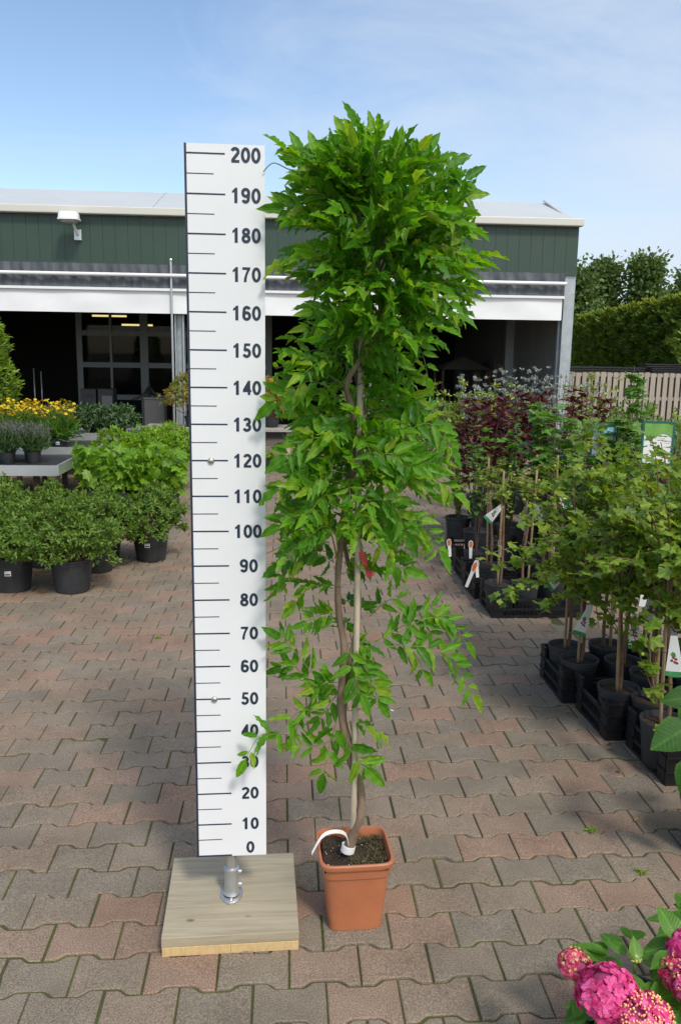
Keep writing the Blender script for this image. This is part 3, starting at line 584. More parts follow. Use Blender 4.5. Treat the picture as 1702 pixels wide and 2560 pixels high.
for k, x, y, rz_, lab in ((0, -1.68, 8.7, 1.2, 'second bright grapevine from the left in the front row'), (1, -1.43, 8.8, 2.2, 'third bright grapevine from the left in the front row'), (1, -1.86, 9.2, 3.3, 'grapevine in the rear row at the left of the bright block'), (0, -1.58, 9.3, 4.2, 'grapevine in the middle of the rear row of the bright block'), (0, -1.28, 9.4, 5.3, 'grapevine at the right end of the rear row of the bright block')):
    dup((v0, v1)[k], (x, y, .07), rz_, 1.0, lab)
def lime(label):
    o = thing('lime_shrub', label, 'potted shrub', (0, 0, 0), 0, 'light green shrubs behind the grapevines'); pot_parts(o, .11, .18)
    rosette_shrub(o, (0, 0, .16), .26, .50, 220, 8, .05, .026, M['lime'], OV, .8, wood='green'); return o
l0 = lime('light yellow-green shrub behind the grapevines, nearest the measuring board'); l0.location = (-1.30, 10.45, 0.10)
for k, (x, y, lab) in enumerate(((-1.62, 10.3, 'light yellow-green shrub second from the measuring board behind the grapevines'), (-1.95, 10.2, 'light yellow-green shrub behind the left half of the grapevines'), (-1.52, 10.95, 'light yellow-green shrub rearmost behind the grapevines'))):
    dup(l0, (x, y, .10), k*1.7+1, 1.0, lab)

# benches on the left ---------------------------------------------------------
def bench(label, x0, x1, y0, y1, z, legs=True):
    o = thing('tray_bench', label, 'bench', ((x0+x1)/2, (y0+y1)/2, 0), 0, 'aluminium tray benches'); h = .10
    f = MB()
    f.box(((x0+x1)/2, y0, z-h/2), (x1-x0, .02, h)).box(((x0+x1)/2, y1, z-h/2), (x1-x0, .02, h)).box((x0, (y0+y1)/2, z-h/2), (.02, y1-y0-.021, h)).box((x1, (y0+y1)/2, z-h/2), (.02, y1-y0-.021, h))
    f.build('tray_rim', M['alu'], o, world=True, smooth=False)
    MB().box(((x0+x1)/2, (y0+y1)/2, z-h*.7), (x1-x0-.024, y1-y0-.024, .02)).build('tray_mat', mat('black_mat', (.025, .026, .028), .6, var=.4, vscale=6), o, world=True, smooth=False)
    for lx in (x0+2.2, x1-.24):
        for ly in (y0+.15, y1-.15): MB().box((lx, ly, (z-h)/2), (.05, .05, z-h)).build('leg', M['dark'], o, world=True, smooth=False)
    return o
tz = .615
bR = A(132, 1070, 8.13)[0]
bench('front aluminium tray bench with black mat behind the azaleas', -5.2, bR, 8.13, 9.5, tz)
bench('second aluminium tray bench carrying the yellow flowers', -5.2, bR+.05, 9.68, 11.0, tz)
bench('rear aluminium tray bench under the dark green shrubs', -5.2, bR+.35, 11.35, 12.5, tz)
tb_ = tz-.06
def lavender(label):
    o = thing('potted_lavender', label, 'lavender', (0, 0, 0), 0, 'lavender pots on the front bench'); pot_parts(o, .075, .12)
    n = 900; a = rng.uniform(0, 6.28, n); e = rng.uniform(.25, 1, n)**.6; D = np.c_[np.cos(a)*(1-e)*1.3, np.sin(a)*(1-e)*1.3, e+.1]
    P = np.c_[rng.normal(0, .045, (n, 2)), rng.uniform(.1, .15, n)]+D*rng.uniform(0, .16, n)[:, None]
    MB().leaves(GRASS, P, D+rng.normal(0, .15, (n, 3)), rdir(n), rng.uniform(.06, .13, n), .006).build('foliage', M['lavl'], o)
    n = 120; a = rng.uniform(0, 6.28, n); rr = np.sqrt(rng.random(n))*.17; tip = np.c_[np.cos(a)*rr, np.sin(a)*rr, rng.uniform(.30, .40, n)-rr*.25]
    mb = MB()
    for q in tip[::3]: mb.tube([q*[.4, .4, 0]+[0, 0, .16], q], .0015, 3, False)
    mb.build('flower_stalks', M['green'], o)
    P = np.repeat(tip, 7, 0)+rng.normal(0, 1, (n*7, 3))*[.005, .005, .014]; MB().leaves(OV, P, rdir(n*7, .1, 1), rdir(n*7), .012, .008).build('flower_spikes', M['lavf'], o); return o
la = lavender('mauve lavender pot at the right end of the front bench row'); la.location = (-2.52, 8.75, tb_)
for k, (x, y, lab) in enumerate(((-2.76, 8.68, 'mauve lavender second from the right on the front bench'), (-2.98, 8.85, 'mauve lavender cut by the left edge on the front bench'), (-2.62, 9.02, 'mauve lavender in the rear row at right on the front bench'), (-2.88, 9.12, 'mauve lavender in the rear row at left on the front bench'))): dup(la, (x, y, tb_), k+1, 1.0, lab)
def coreopsis(label):
    o = thing('potted_coreopsis', label, 'flower', (0, 0, 0), 0, 'yellow flowering pots on the second bench'); pot_parts(o, .10, .14, True)
    n = 800; a = rng.uniform(0, 6.28, n); e = rng.uniform(.15, 1, n)**.7; D = np.c_[np.cos(a)*(1-e)*1.2, np.sin(a)*(1-e)*1.2, e]
    P = np.c_[rng.normal(0, .055, (n, 2)), rng.uniform(.12, .17, n)]+D*rng.uniform(0, .2, n)[:, None]; D[:, 2] -= .35*rng.random(n)
    MB().leaves(GRASS, P, D+rng.normal(0, .2, (n, 3)), rdir(n), rng.uniform(.07, .14, n), .013).build('foliage', M['corl'], o)
    n = 62; a = rng.uniform(0, 6.28, n); rr = np.sqrt(rng.random(n))*.22; tip = np.c_[np.cos(a)*rr, np.sin(a)*rr, rng.uniform(.36, .55, n)]; mb = MB()
    for q in tip: mb.tube([q*[.35, .35, 0]+[0, 0, .2], q*[.8, .8, .75], q], .002, 3, False)
    mb.build('flower_stalks', M['green'], o)
    an = np.arange(8)*math.pi/4; D = np.c_[np.cos(an), np.sin(an), np.full(8, .15)]; fm0 = None
    for q in tip:
        if fm0 is None: b = MB().leaves(OV, np.zeros((8, 3)), D, np.tile([0, 0, 1.], (8, 1)), .022, .014).build('flower', M['yel'], o); fm0 = b.data
        else: b = bpy.data.objects.new('flower', fm0); COL.objects.link(b); b.parent = o
        b.location = tuple(q); b.rotation_euler = (rad(25)+rng.normal(0, .35), rng.normal(0, .35), rng.uniform(0, 6.28))
    return o
co = coreopsis('yellow coreopsis pot at the right end of the second bench, sticker on pot'); co.location = (-2.56, 9.95, tb_)
for k, (x, y, lab) in enumerate(((-2.95, 10.0, 'yellow coreopsis left of the one with a visible sticker'), (-3.3, 9.95, 'yellow coreopsis at the left edge, front row'), (-2.72, 10.45, 'yellow coreopsis in the rear row at right'), (-3.12, 10.5, 'yellow coreopsis in the rear row, middle'), (-3.5, 10.55, 'yellow coreopsis in the rear row by the laurel'))): dup(co, (x, y, tb_), k*1.3+.4, 1.0, lab)
def hellebore(label):
    o = thing('dark_green_shrub', label, 'potted shrub', (0, 0, 0), 0, 'dark green shrubs on the rear bench'); pot_parts(o, .1, .14)
    T, _ = rosette_shrub(o, (0, 0, .08), .27, .28, 150, 9, .075, .024, M['dkgr'], LAN, .4, wood='green')
    q = T[rng.integers(0, len(T), 5)]+[0, 0, .03]; n = 30; P = np.repeat(q, 6, 0); MB().leaves(OV, P, rdir(n), rdir(n), .035, .025).build('pale_flowers', M['varg'], o); return o
h0 = hellebore('dark green shrub with narrow leaves at the right end of the rear bench'); h0.location = (-2.2, 11.6, tb_)
for k, (x, y, lab) in enumerate(((-2.55, 11.65, 'dark green narrow-leaved shrub in the middle of the rear bench'), (-2.9, 11.6, 'dark green narrow-leaved shrub next to the yellow flowers'))): dup(h0, (x, y, tb_), k*2+1, 1., lab)
lc = A(2, 850, 11.2); o = thing('laurel_column', 'upright glossy laurel shrub behind the yellow flowers, cut by the left edge', 'shrub', (lc[0]-.46, 11.2+.55, 0)); pot_parts(o, .2, .3)
P = []; n = 4200; z = rng.uniform(.35, 2.15, n); a = rng.uniform(0, 6.28, n); rr = (.46-.22*np.clip((z-.9)/1.25, 0, 1)**1.6)*np.where(rng.random(n) < .75, rng.uniform(.8, 1.08, n), rng.uniform(.3, .8, n))*(1+.12*np.sin(z*11+a*2))
P = np.c_[np.cos(a)*rr, np.sin(a)*rr, z]; D = np.c_[np.cos(a), np.sin(a), np.full(n, .6)]+rng.normal(0, .5, (n, 3)); MB().leaves(OV, P, D, np.c_[np.cos(a)*.5, np.sin(a)*.5, np.ones(n)]+rng.normal(0, .4, (n, 3)), rng.uniform(.06, .1, n), rng.uniform(.025, .036, n)).build('foliage', M['laur'], o)
MB().tube([(0, 0, .2), (.02, 0, 1.2), (0, 0, 2.)], [.03, .02, .006], 6).build('trunk', M['dark'], o)

# plants and bench just in front of the shed -----------------------------------
o = thing('timber_bench', 'low pale timber bench with slatted top in front of the shed', 'bench', (-.9, 13.3, 0)); mb = MB()
for k in range(7): mb.box((-.95, 12.85+k*.13, .53), (2.3, .11, .035))
mb.build('slats', mat('pale_timber', (.36, .33, .30), .8, var=.2, vscale=5, stretch=(.5, 6, 6)), o, world=True, smooth=False)
for lx in (-2.0, -.95, .1):
    for ly in (12.9, 13.6): MB().box((lx, ly, .255), (.06, .06, .51)).build('leg', M['stake'], o, world=True, smooth=False)
def shrubthing(name, label, cat, loc, rx, h, nt, nl, ll, lw_, m, tm=OV, pr=.12, ph=.18, up_=.5, group=None, label_=False, wood='stem', lump=.18):
    o = thing(name, label, cat, loc, rng.uniform(0, 6.28), group); pot_parts(o, pr, ph, label_)
    rosette_shrub(o, (0, 0, ph*.9), rx, h, nt, nl, ll, lw_, m, tm, up_, wood=wood, lump=lump); return o
shrubthing('potted_photinia', 'orange-tinged green photinia in a black pot left of the measuring board', 'potted shrub', (-1.36, 13.2, .55), .42, .66, 300, 9, .055, .024, M['phot'], OV, .14, .16)
shrubthing('golden_shrub', 'golden yellow shrub right of the measuring board', 'potted shrub', (-.16, 13.2, .55), .28, .58, 200, 9, .055, .02, M['gold'], OV, .12, .15)
for px, py, r_, h_, lab in ((613, 1087, .085, .19, 'small black pot with a low seedling standing alone on the far paving'), (688, 1080, .09, .16, 'low black pot behind the climber on the far paving')):
    g = G(px, py); shrubthing('small_potted_plant', lab, 'potted plant', (g[0], g[1]+.1, 0), .09, .13, 16, 6, .05, .03, M['lime'], OV, r_, h_)
for k, (x, y, m_, h_, lab) in enumerate(((1.0, 11.6, 'hebe', 1.02, 'mauve flowering shrub just right of the wooden stake'), (1.52, 11.4, 'hebe', .95, 'mauve flowering shrub in the middle behind the climber'), (2.0, 11.7, 'curr', .92, 'mauve flowering shrub nearest the red-leaved shrubs'))):
    o = thing('flowering_shrub', lab, 'flowering shrub', (x, y, 0), 0, 'mauve flowering shrubs in front of the shed'); pot_parts(o, .14, .24)
    T, _ = rosette_shrub(o, (0, 0, .2), .32, h_, 230, 8, .06, .024, M[m_], OV, .5)
    q = T[T[:, 2] > .75]; q = q[rng.integers(0, len(q), 40)]; P = np.repeat(q, 6, 0)+rng.normal(0, .012, (240, 3)); MB().leaves(OV, P, rdir(240), rdir(240), .028, .022).build('blossom', M['purp'], o)

# right-hand plants -------------------------------------------------------------
def upright(o, base, ns, h, spread, nlv, ll, lw_, m, tm, droop=-.1, sr=.006, wood='stem', lo=.35):
    mb = MB(); P = []; D = []; Nn = []
    for k in range(ns):
        a = rng.uniform(0, 6.28); s_ = spread*math.sqrt(rng.random()); hh = h*rng.uniform(.78, 1.05)
        c = spline([base, base+np.array([s_*.5*math.cos(a), s_*.5*math.sin(a), hh*.5]), base+np.array([s_*math.cos(a), s_*math.sin(a), hh])], 14); mb.tube(c, np.linspace(sr, sr*.35, 14), 5, False)
        f = rng.uniform(lo, 1, nlv)**.8; q = c[np.clip((f*13).astype(int), 0, 13)]; b = rng.uniform(0, 6.28, nlv)
        P.append(q+rng.normal(0, .008, (nlv, 3))); D.append(np.c_[np.cos(b), np.sin(b), np.full(nlv, .45+droop)+rng.normal(0, .35, nlv)]); Nn.append(np.c_[-np.cos(b)*.4, -np.sin(b)*.4, np.ones(nlv)]+rng.normal(0, .3, (nlv, 3)))
    P = np.concatenate(P); n = len(P); MB().leaves(tm, P, np.concatenate(D), np.concatenate(Nn), rng.uniform(.7, 1.2, n)*ll, rng.uniform(.8, 1.15, n)*lw_).build('foliage', m, o); mb.build('stems', M[wood], o)
def red_shrub(label):
    o = thing('red_leaved_shrub', label, 'potted shrub', (0, 0, 0), 0, 'dark red-leaved shrubs in black pots'); pot_parts(o, .12, .2)
    upright(o, np.array([0, 0, .18]), 11, 1.12, .25, 30, .09, .042, M['red'], LAN, .0, .006, 'dark', .42); return o
rs = red_shrub('dark red-leaved shrub at the left of its row, beside the climber'); rs.location = (1.66, 6.95, .04)
for k, (x, y, s, lab) in enumerate(((2.0, 7.15, 1.05, 'dark red-leaved shrub second from the left in its row'), (2.35, 7.35, 1.06, 'dark red-leaved shrub third in its row, behind the currant'), (2.72, 7.5, 1.04, 'dark red-leaved shrub at the right end of its row'), (1.86, 7.6, .98, 'dark red-leaved shrub standing behind the row'))): dup(rs, (x, y, .04), k*1.9+.6, s, lab)
sg = 'silver-leaved airy shrubs in front of the shed column'
sv = thing('silver_shrub', 'airy silver-leaved shrub at the left, tips against the dark opening', 'potted shrub', (2.12, 8.9, 0), 0, sg); pot_parts(sv, .13, .22); upright(sv, np.array([0, 0, .2]), 34, 1.30, .34, 110, .024, .015, M['silv'], OV, .2, .003, 'dark', .3)
for k, (x, y, s, lab) in enumerate(((2.55, 9.0, 1.06, 'airy silver-leaved shrub in the middle of its row'), (2.9, 8.8, 1.02, 'airy silver-leaved shrub at the right, near the corner column'), (3.25, 9.1, .95, 'airy silver-leaved shrub half hidden behind the red leaves'))): dup(sv, (x, y, 0), k+1.2, s, lab)
vg = 'yellow-green variegated shrubs behind the red-leaved row'
vs = thing('variegated_shrub', 'yellow-green variegated shrub left of the silver ones', 'potted shrub', (1.66, 7.75, 0), 0, vg); pot_parts(vs, .12, .2); upright(vs, np.array([0, 0, .18]), 18, 1.28, .27, 90, .046, .024, M['varg'], OV, .1, .004, 'green', .08)
for k, (x, y, s, lab) in enumerate(((2.05, 7.9, .99, 'yellow-green variegated shrub behind the dark red leaves'), (3.0, 8.15, 1.04, 'yellow-green variegated shrub at the right below the corner column'))): dup(vs, (x, y, 0), k+2.2, s, lab)
for x, y, h_, s_, lab, nm in ((1.93, 5.95, 1.18, .2, 'blackcurrant with large lobed leaves in front of the red-leaved shrubs', 12), (2.62, 6.1, 1.42, .10, 'tall thin currant shoot rising in front of the wooden fence', 5), (2.3, 5.9, 1.1, .2, 'bushy currant right of the large-leaved blackcurrant', 11)):
    o = thing('potted_currant', lab, 'currant bush', (x, y, 0), 0, 'currant bushes in pots'); pot_parts(o, .11, .2); upright(o, np.array([0, 0, .18]), nm, h_, s_, 26, .09, .095, M['curr'], GRAPE, -.35, .006, 'stem', .45)
# bench with grey-green plants and signs
o = thing('display_bench', 'dark display bench with a white leg behind the gooseberries', 'bench', (3.6, 6.4, 0))
MB().box((3.7, 6.5, .56), (3.2, 1.7, .06)).build('bench_top', M['pot'], o, world=True, smooth=False); MB().box((3.7, 5.75, .47), (3.2, .03, .12)).build('apron', M['dark'], o, world=True, smooth=False)
wl = G(1485, 1396); MB().box((wl[0], wl[1], .30), (.06, .03, .6), R=np.array([[math.cos(.08), 0, math.sin(.08)], [0, 1, 0], [-math.sin(.08), 0, math.cos(.08)]])).build('white_leg', mat('painted_leg', (.6, .62, .62), .5), o, world=True, smooth=False)
for lx in (2.2, 5.1):
    for ly in (5.8, 7.2): MB().box((lx, ly, .265), (.06, .06, .53)).build('leg', M['dark'], o, world=True, smooth=False)
hg = 'low grey-green shrubs on the display bench'
hb = shrubthing('low_green_shrub', 'low grey-green shrub at the left end of the display bench', 'potted shrub', (2.5, 6.9, .59), .24, .46, 200, 9, .034, .013, M['hebe'], OV, .1, .13, .6, hg)
for k, (x, y, s, lab) in enumerate(((2.85, 7.05, 1.05, 'low grey-green shrub below the middle of the wooden fence'), (3.2, 6.95, 1.0, 'low grey-green shrub between the two sign boards'), (3.5, 7.1, 1.05, 'low grey-green shrub at the right edge behind the large sign board'), (3.02, 6.3, .85, 'low grey-green shrub in the front row of the display bench'), (3.62, 6.4, .85, 'low grey-green shrub at the right edge, front row'))): dup(hb, (x, y, .59), k*1.4, s, lab)
db = shrubthing('dark_round_shrub', 'rounded dark green shrub in front of the fence', 'potted shrub', (3.35, 7.9, .55), .26, .62, 240, 9, .04, .016, M['azal'], OV, .12, .15)
dup(db, (4.2, 7.9, .58), 2., 1.1, 'rounded dark green shrub cut by the right edge near the fence')
pic = mat('sign_landscape', (.22, .45, .10), .5, col2=(.10, .25, .04), vscale=8)
sgm = mat('sign_sky', (.30, .55, .68), .5, var=.1, vscale=5); sgf = mat('sign_green_frame', (.01, .12, .08), .5)
for px, py, wd, hh, Y, top_m, lab in ((1517, 970, .215, .30, 5.6, pic, 'white sign board with dark green frame and meadow strip, right edge'), (1392, 978, .19, .24, 5.9, sgm, 'small sign board with dark green frame and blue top half hidden by leaves')):
    p = A(px, py, Y); o = thing('sign_board', lab, 'sign', (p[0], Y, 0), -.15, 'garden sign boards')
    z1 = p[2]; f = MB()
    f.box((-wd/2+.007, 0, z1-hh/2), (.014, .016, hh)).box((wd/2-.007, 0, z1-hh/2), (.014, .016, hh)).box((0, 0, z1-.007), (wd-.028, .016, .014)).box((0, 0, z1-hh+.007), (wd-.028, .016, .014))
    f.build('frame', sgf, o, smooth=False); MB().box((0, .002, z1-hh/2), (wd-.028, .008, hh-.028)).build('panel', M['white'], o, smooth=False)
    xs = np.linspace(-wd/2+.014, wd/2-.014, 12); lo_ = z1-hh*.33+.018*np.sin(xs*40)
    poly = [(x_, z1-.014) for x_ in xs[::-1]]+list(zip(xs, lo_)); MB().prism(poly[::-1], .002, (0, -.0045, 0), (1, 0, 0), (0, 0, 1)).build('picture', top_m, o, smooth=False)
    MB().tube([(0, .02, 0.0), (0, .02, z1-hh*.3)], .008, 6).build('post', M['pot'], o)

# crates --------------------------------------------------------------------------
def crate(label):
    o = thing('plastic_crate', label, 'crate', (0, 0, 0), 0, 'black plastic crates on the paving'); W_, D_, H_ = .60, .375, .13
    f = MB()
    f.box((0, 0, .012), (W_-.02, D_-.02, .012))
    for z in (.008, .058, .122):
        hh = .016
        for s in (-1, 1): f.box((0, s*(D_/2-.004), z), (W_-.13, .010, hh)); f.box((s*(W_/2-.004), 0, z), (.010, D_-.13, hh))
    for s in (-1, 1):
        for k in range(19): f.box((-.225+k*.025, s*(D_/2-.006), .064), (.005, .006, .112))
        for k in range(11): f.box((s*(W_/2-.006), -.115+k*.023, .064), (.006, .005, .112))
    b = f.build('crate_sides', M['crate'], o, smooth=False)
    for sx in (-1, 1):
        for sy in (-1, 1):
            c = MB(); c.box((sx*(W_/2-.034), sy*(D_/2-.004), .09), (.068, .012, .18)).box((sx*(W_/2-.004), sy*(D_/2-.041), .09), (.012, .062, .18))
            for z in (.06, .12, .174): c.box((sx*(W_/2-.034), sy*(D_/2+.001), z), (.072, .016, .008)); c.box((sx*(W_/2+.001), sy*(D_/2-.041), z), (.016, .066, .008))
            c.build('corner_post', M['crate'], o, smooth=False)
    return o
c0_crate = c0 = crate('black crate in the near row, farthest from the camera, left corner on the open paving'); c0.location = (1.70, 4.085, 0)
cr = [(1.755, 3.665, .02, 'black crate in the middle of the near row of three'), (1.845, 3.262, .03, 'nearest black crate at the right edge, beside the large leaves'), (1.685, 5.46, 0, 'black crate in the far row with its long side facing the camera'), (1.66, 5.90, .02, 'black crate second in the far row with orange-topped labels'), (1.68, 6.36, -.01, 'black crate third in the far row, under the red-leaved shrubs'), (1.70, 6.80, 0, 'rearmost black crate of the far row'), (2.36, 4.1, 0, 'black crate behind the near row on the right side')]
for x, y, rz_, lab in cr: dup(c0, (x, y, 0), rz_, 1., lab)

# gooseberry standards ---------------------------------------------------------------
def plant_tag(o, p, d, ln, kind='fan', r_=.0):
    """hanging white label: fan shape with a green ragged edge and a red fruit, or tongue with an orange top"""
    d = unit(d); nrm_ = unit(np.array([.15, -1, .25])); X = unit(np.cross(d, nrm_)); 
    if kind == 'fan':
        poly = [(-.012, 0), (.012, 0), (.034, ln), (.018, ln*1.04), (0, ln*1.05), (-.018, ln*1.04), (-.034, ln)]
        tg = MB().prism(poly, .0015, p, X, d).build('plant_tag', M['white'], o, smooth=False)
        q = [(-.033, ln*.93)]+[(-.033+.0066*k, ln*(1.06 if k % 2 else .93)) for k in range(11)]+[(.034, ln), (.036, ln*1.07), (0, ln*1.12), (-.036, ln*1.07)]
        MB().prism([(-.0335, ln*.95), (.0335, ln*.95), (.036, ln*1.06), (.018, ln*1.09), (0, ln*1.1), (-.018, ln*1.09), (-.036, ln*1.06)], .003, p-np.cross(X, d)*.001, X, d).build('green_edge', M['greenp'], tg, smooth=False)
        a = np.arange(8)*.785; q = MB()
        for fx, fy in ((-.006, .62), (.003, .58), (.009, .66), (-.001, .70), (-.009, .72)): q.prism(np.c_[fx+.0055*np.cos(a), ln*fy+.0055*np.sin(a)], .003+abs(fx)*.05, p-np.cross(X, d)*.001, X, d)
        q.build('fruit_picture', M['redp'], tg, smooth=False)
        MB().prism([(-.004, ln*.46), (.006, ln*.42), (.014, ln*.5), (.008, ln*.56), (-.006, ln*.55)], .0032, p-np.cross(X, d)*.001, X, d).build('leaf_picture', M['greenp'], tg, smooth=False)
    else:
        poly = [(-.011, 0), (.011, 0), (.013, ln*.6), (.019, ln*.75), (.016, ln*.93), (0, ln), (-.016, ln*.93), (-.019, ln*.75), (-.013, ln*.6)]
        tg = MB().prism(poly, .0015, p, X, d).build('plant_tag', M['white'], o, smooth=False)
        a = np.arange(14)*.449; MB().prism(np.c_[.0145*np.cos(a), ln*.78+ln*.18*np.sin(a)], .003, p-np.cross(X, d)*.001, X, d).build('fruit_picture', M['orange'], tg, smooth=False)
    return tg
def goosetwig(mb, P, D, Nn, BP, c, nl):
    c = spline(c, 14); mb.tube(c, np.linspace(.0035, .0015, 14), 4, False)
    for q in np.linspace(2, 13, nl).astype(int):
        for _ in range(3 if q > 3 else 2):
            a = rng.uniform(0, 6.28); P.append(c[q]+rng.normal(0, .014, 3)); D.append(np.array([math.cos(a), math.sin(a), rng.uniform(-.5, .35)])); Nn.append(np.array([.1, -.3, .85])+rng.normal(0, .38, 3))
        if rng.random() < .22: BP.append(c[q]+np.array([rng.normal(0, .012), rng.normal(0, .012), -.022]))
def gooseberry(label, seed, hs=.66, nb=18, R=.24, H=.52, dense=8, leafs=.05, extra=(), canetop=.8, berr=.0085):
    o = thing('potted_gooseberry', label, 'gooseberry', (0, 0, 0), 0, GG); pot_parts(o, .092, .19)
    lean = rng.normal(0, .02, 2); top = np.array([lean[0], lean[1], hs])
    MB().tube(spline([(.012, .01, .16), (.02+lean[0]*.5, .01, hs*.5), top], 8), np.linspace(.0095, .008, 8), 7).build('stem', M['stem'], o)
    cn = MB(); c = spline([(-.012, -.012, .15), (lean[0]-.012, lean[1]-.012, canetop)], 9); cn.tube(c, .0075, 7)
    for k in (2, 4, 6): cn.tube([c[k]-[0, 0, .004], c[k]+[0, 0, .004]], .0092, 7)
    cn.build('bamboo_cane', M['cane'], o)
    mb = MB(); P, D, Nn, BP = [], [], [], []
    for k in range(nb):
        a = k*2.4+rng.uniform(-.4, .4); rr = R*rng.uniform(.45, 1.1); hh = H*rng.uniform(.1, 1.0)*(1.15-.4*rr/R)
        dr = -.12*rng.random() if rr > .7*R else 0
        goosetwig(mb, P, D, Nn, BP, [top, top+[rr*.45*math.cos(a), rr*.45*math.sin(a), hh*.65+.05], top+[rr*math.cos(a), rr*math.sin(a), hh+dr]], dense)
    for e in extra: goosetwig(mb, P, D, Nn, BP, [top]+[np.array(q, float) for q in e], dense+3)
    P = np.array(P); n = len(P); L = rng.uniform(.65, 1.2, n)*leafs
    MB().leaves(GOOS, P, np.array(D), np.array(Nn), L, L*rng.uniform(.9, 1.1, n)).build('foliage', M['goos'], o); mb.build('branches', M['stem'], o)
    bm0 = None
    for q in BP[::2][:22]:
        if bm0 is None: b = MB().balls([(0, 0, 0)], berr, 6).build('berry', M['berry'], o); bm0 = b.data
        else: b = bpy.data.objects.new('berry', bm0); COL.objects.link(b); b.parent = o
        b.location = tuple(q); b.scale = (rng.uniform(.85, 1.15),)*3
    return o
M['berry'] = mat('gooseberry_skin', (.26, .30, .05), .35, var=.25, vscale=40)
GG = 'gooseberry standards on canes in the crates'
g1 = gooseberry('gooseberry standard at the left corner of the near crates, with a white fan label', 1, .62, 22, .27, .80, 8, .054)
g2 = gooseberry('gooseberry standard in the near crates with low spreading branches over the paving', 2, .50, 17, .27, .46, 8, .052, extra=[[(-.18, -.05, .74), (-.36, -.06, .78), (-.52, -.05, .74)], [(-.15, -.1, .66), (-.3, -.12, .62), (-.46, -.1, .55)], [(-.1, -.12, .58), (-.2, -.2, .56), (-.28, -.22, .5)], [(.1, -.15, .7), (.25, -.22, .66), (.4, -.2, .62)], [(-.16, -.05, .66), (-.34, -.06, .60), (-.42, -.06, .50)], [(-.14, 0, .66), (-.30, .02, .70), (-.42, .02, .66)], [(.05, -.1, .52), (.12, -.2, .38)], [(.1, -.08, .62), (.28, -.1, .56), (.34, -.1, .5)]])
g3 = gooseberry('gooseberry standard in the near crates with a long branch hanging towards its pot', 3, .58, 21, .27, .76, 8, .055, extra=[[(-.05, -.12, .62), (-.02, -.2, .46), (.05, -.23, .27)]])
g4 = gooseberry('thin gooseberry standard in the far crate with a slanting white label', 4, .74, 9, .2, .26, 6, .034, canetop=.95, berr=.0115)
plant_tag(g1, np.array([-.02, -.03, .60]), (-.75, -.1, -.5), .13)
plant_tag(g2, np.array([.0, -.1, .50]), (-.3, 0, -.9), .15)
plant_tag(g3, np.array([.02, -.06, .56]), (.1, 0, -1), .15)
plant_tag(g4, np.array([-.01, -.03, .72]), (-.7, 0, -.72), .13)
def at(o, x, y, rz_=0., s=1.): o.location = (x, y, .02); o.rotation_euler = (0, 0, rz_); o.scale = (s,)*3
at(g1, 1.50, 4.17); at(g2, 1.50, 3.97); at(g3, 1.555, 3.60)
at(g4, 1.45, 5.40)
for k, x, y, rz_, s, lab in ((0, 1.72, 4.17, 2.1, 1.02, 'gooseberry standard in the farthest near crate, middle of the back row'), (2, 1.72, 3.95, 3.8, .98, 'gooseberry standard in the farthest near crate, middle of the front row'), (0, 1.92, 4.15, 4.4, 1.04, 'gooseberry standard in the farthest near crate, right end'),
  (0, 1.66, 3.46, 1.1, 1.0, 'gooseberry standard in the middle near crate, front row with yellowing soil flecks'), (2, 1.77, 3.74, 2.7, 1.05, 'gooseberry standard in the middle near crate, back row'), (1, 1.95, 3.70, 5.1, 1.08, 'gooseberry standard in the middle near crate, right back corner'), (0, 1.88, 3.47, .4, 1.03, 'gooseberry standard in the middle near crate, right front corner'),
  (2, 1.60, 3.22, 5.6, 1.05, 'nearest gooseberry standard with paired cane and stem in the closest crate'), (0, 1.82, 3.3, 3.0, 1.06, 'gooseberry standard in the closest crate, partly cut by the right edge'), (0, 2.15, 4.15, 2.5, 1.03, 'gooseberry standard in the right-hand rear crate, left side'), (2, 2.35, 4.2, .9, 1.03, 'gooseberry standard in the right-hand rear crate, right side'),
  (3, 1.63, 5.40, 2.0, 1.0, 'thin gooseberry standard in the far crate, second from the left'), (3, 1.86, 5.55, 3.4, 1.08, 'thin gooseberry standard at the right end of the far crate'), (3, 1.50, 5.88, 4.6, 1.02, 'thin gooseberry standard in the second far crate')):
    dup((g1, g2, g3, g4)[k], (x, y, .02), rz_, s, lab)
# dark empty-looking pots with upright bare stems behind the far row
for x, y, h_, s_, lab in ((1.50, 6.30, .95, .12, 'dark-stemmed potted shrub with orange-topped label at the left of the third far crate'), (1.74, 6.35, 1.0, .14, 'dark-stemmed potted shrub in the middle of the third far crate'), (1.95, 5.92, .9, .12, 'dark-stemmed potted shrub at the right of the second far crate')):
    o = thing('potted_fruit_bush', lab, 'fruit bush', (x, y, .02), 0, 'dark-stemmed fruit bushes in the far crates'); pot_parts(o, .09, .19); upright(o, np.array([0, 0, .17]), 7, h_, s_, 22, .06, .045, M['curr'], OV, -.1, .007, 'dark', .35)
    if x < 1.8: plant_tag(o, np.array([-.06, -.085, .15]), (-.05, -.1, 1), .15, 'tongue')
# labels leaning on the crates
for px, py, Y, dd, lab, ln in ((1073, 1352, 5.66, (.35, -.02, 1), 'long white plant label with orange tip leaning on the second far crate', .20), (1099, 1330, 5.69, (-.12, 0, 1), 'shorter white plant label with orange tip beside the long leaning one', .13), (1036, 1282, 6.15, (-.12, 0, 1), 'white plant label with orange tip at the left corner of the third far crate', .14)):
    p = A(px, py, Y); o = thing('plant_label', lab, 'label', p, 0, 'orange-tipped plant labels in the far crates'); plant_tag(o, np.zeros(3), dd, ln, 'tongue')

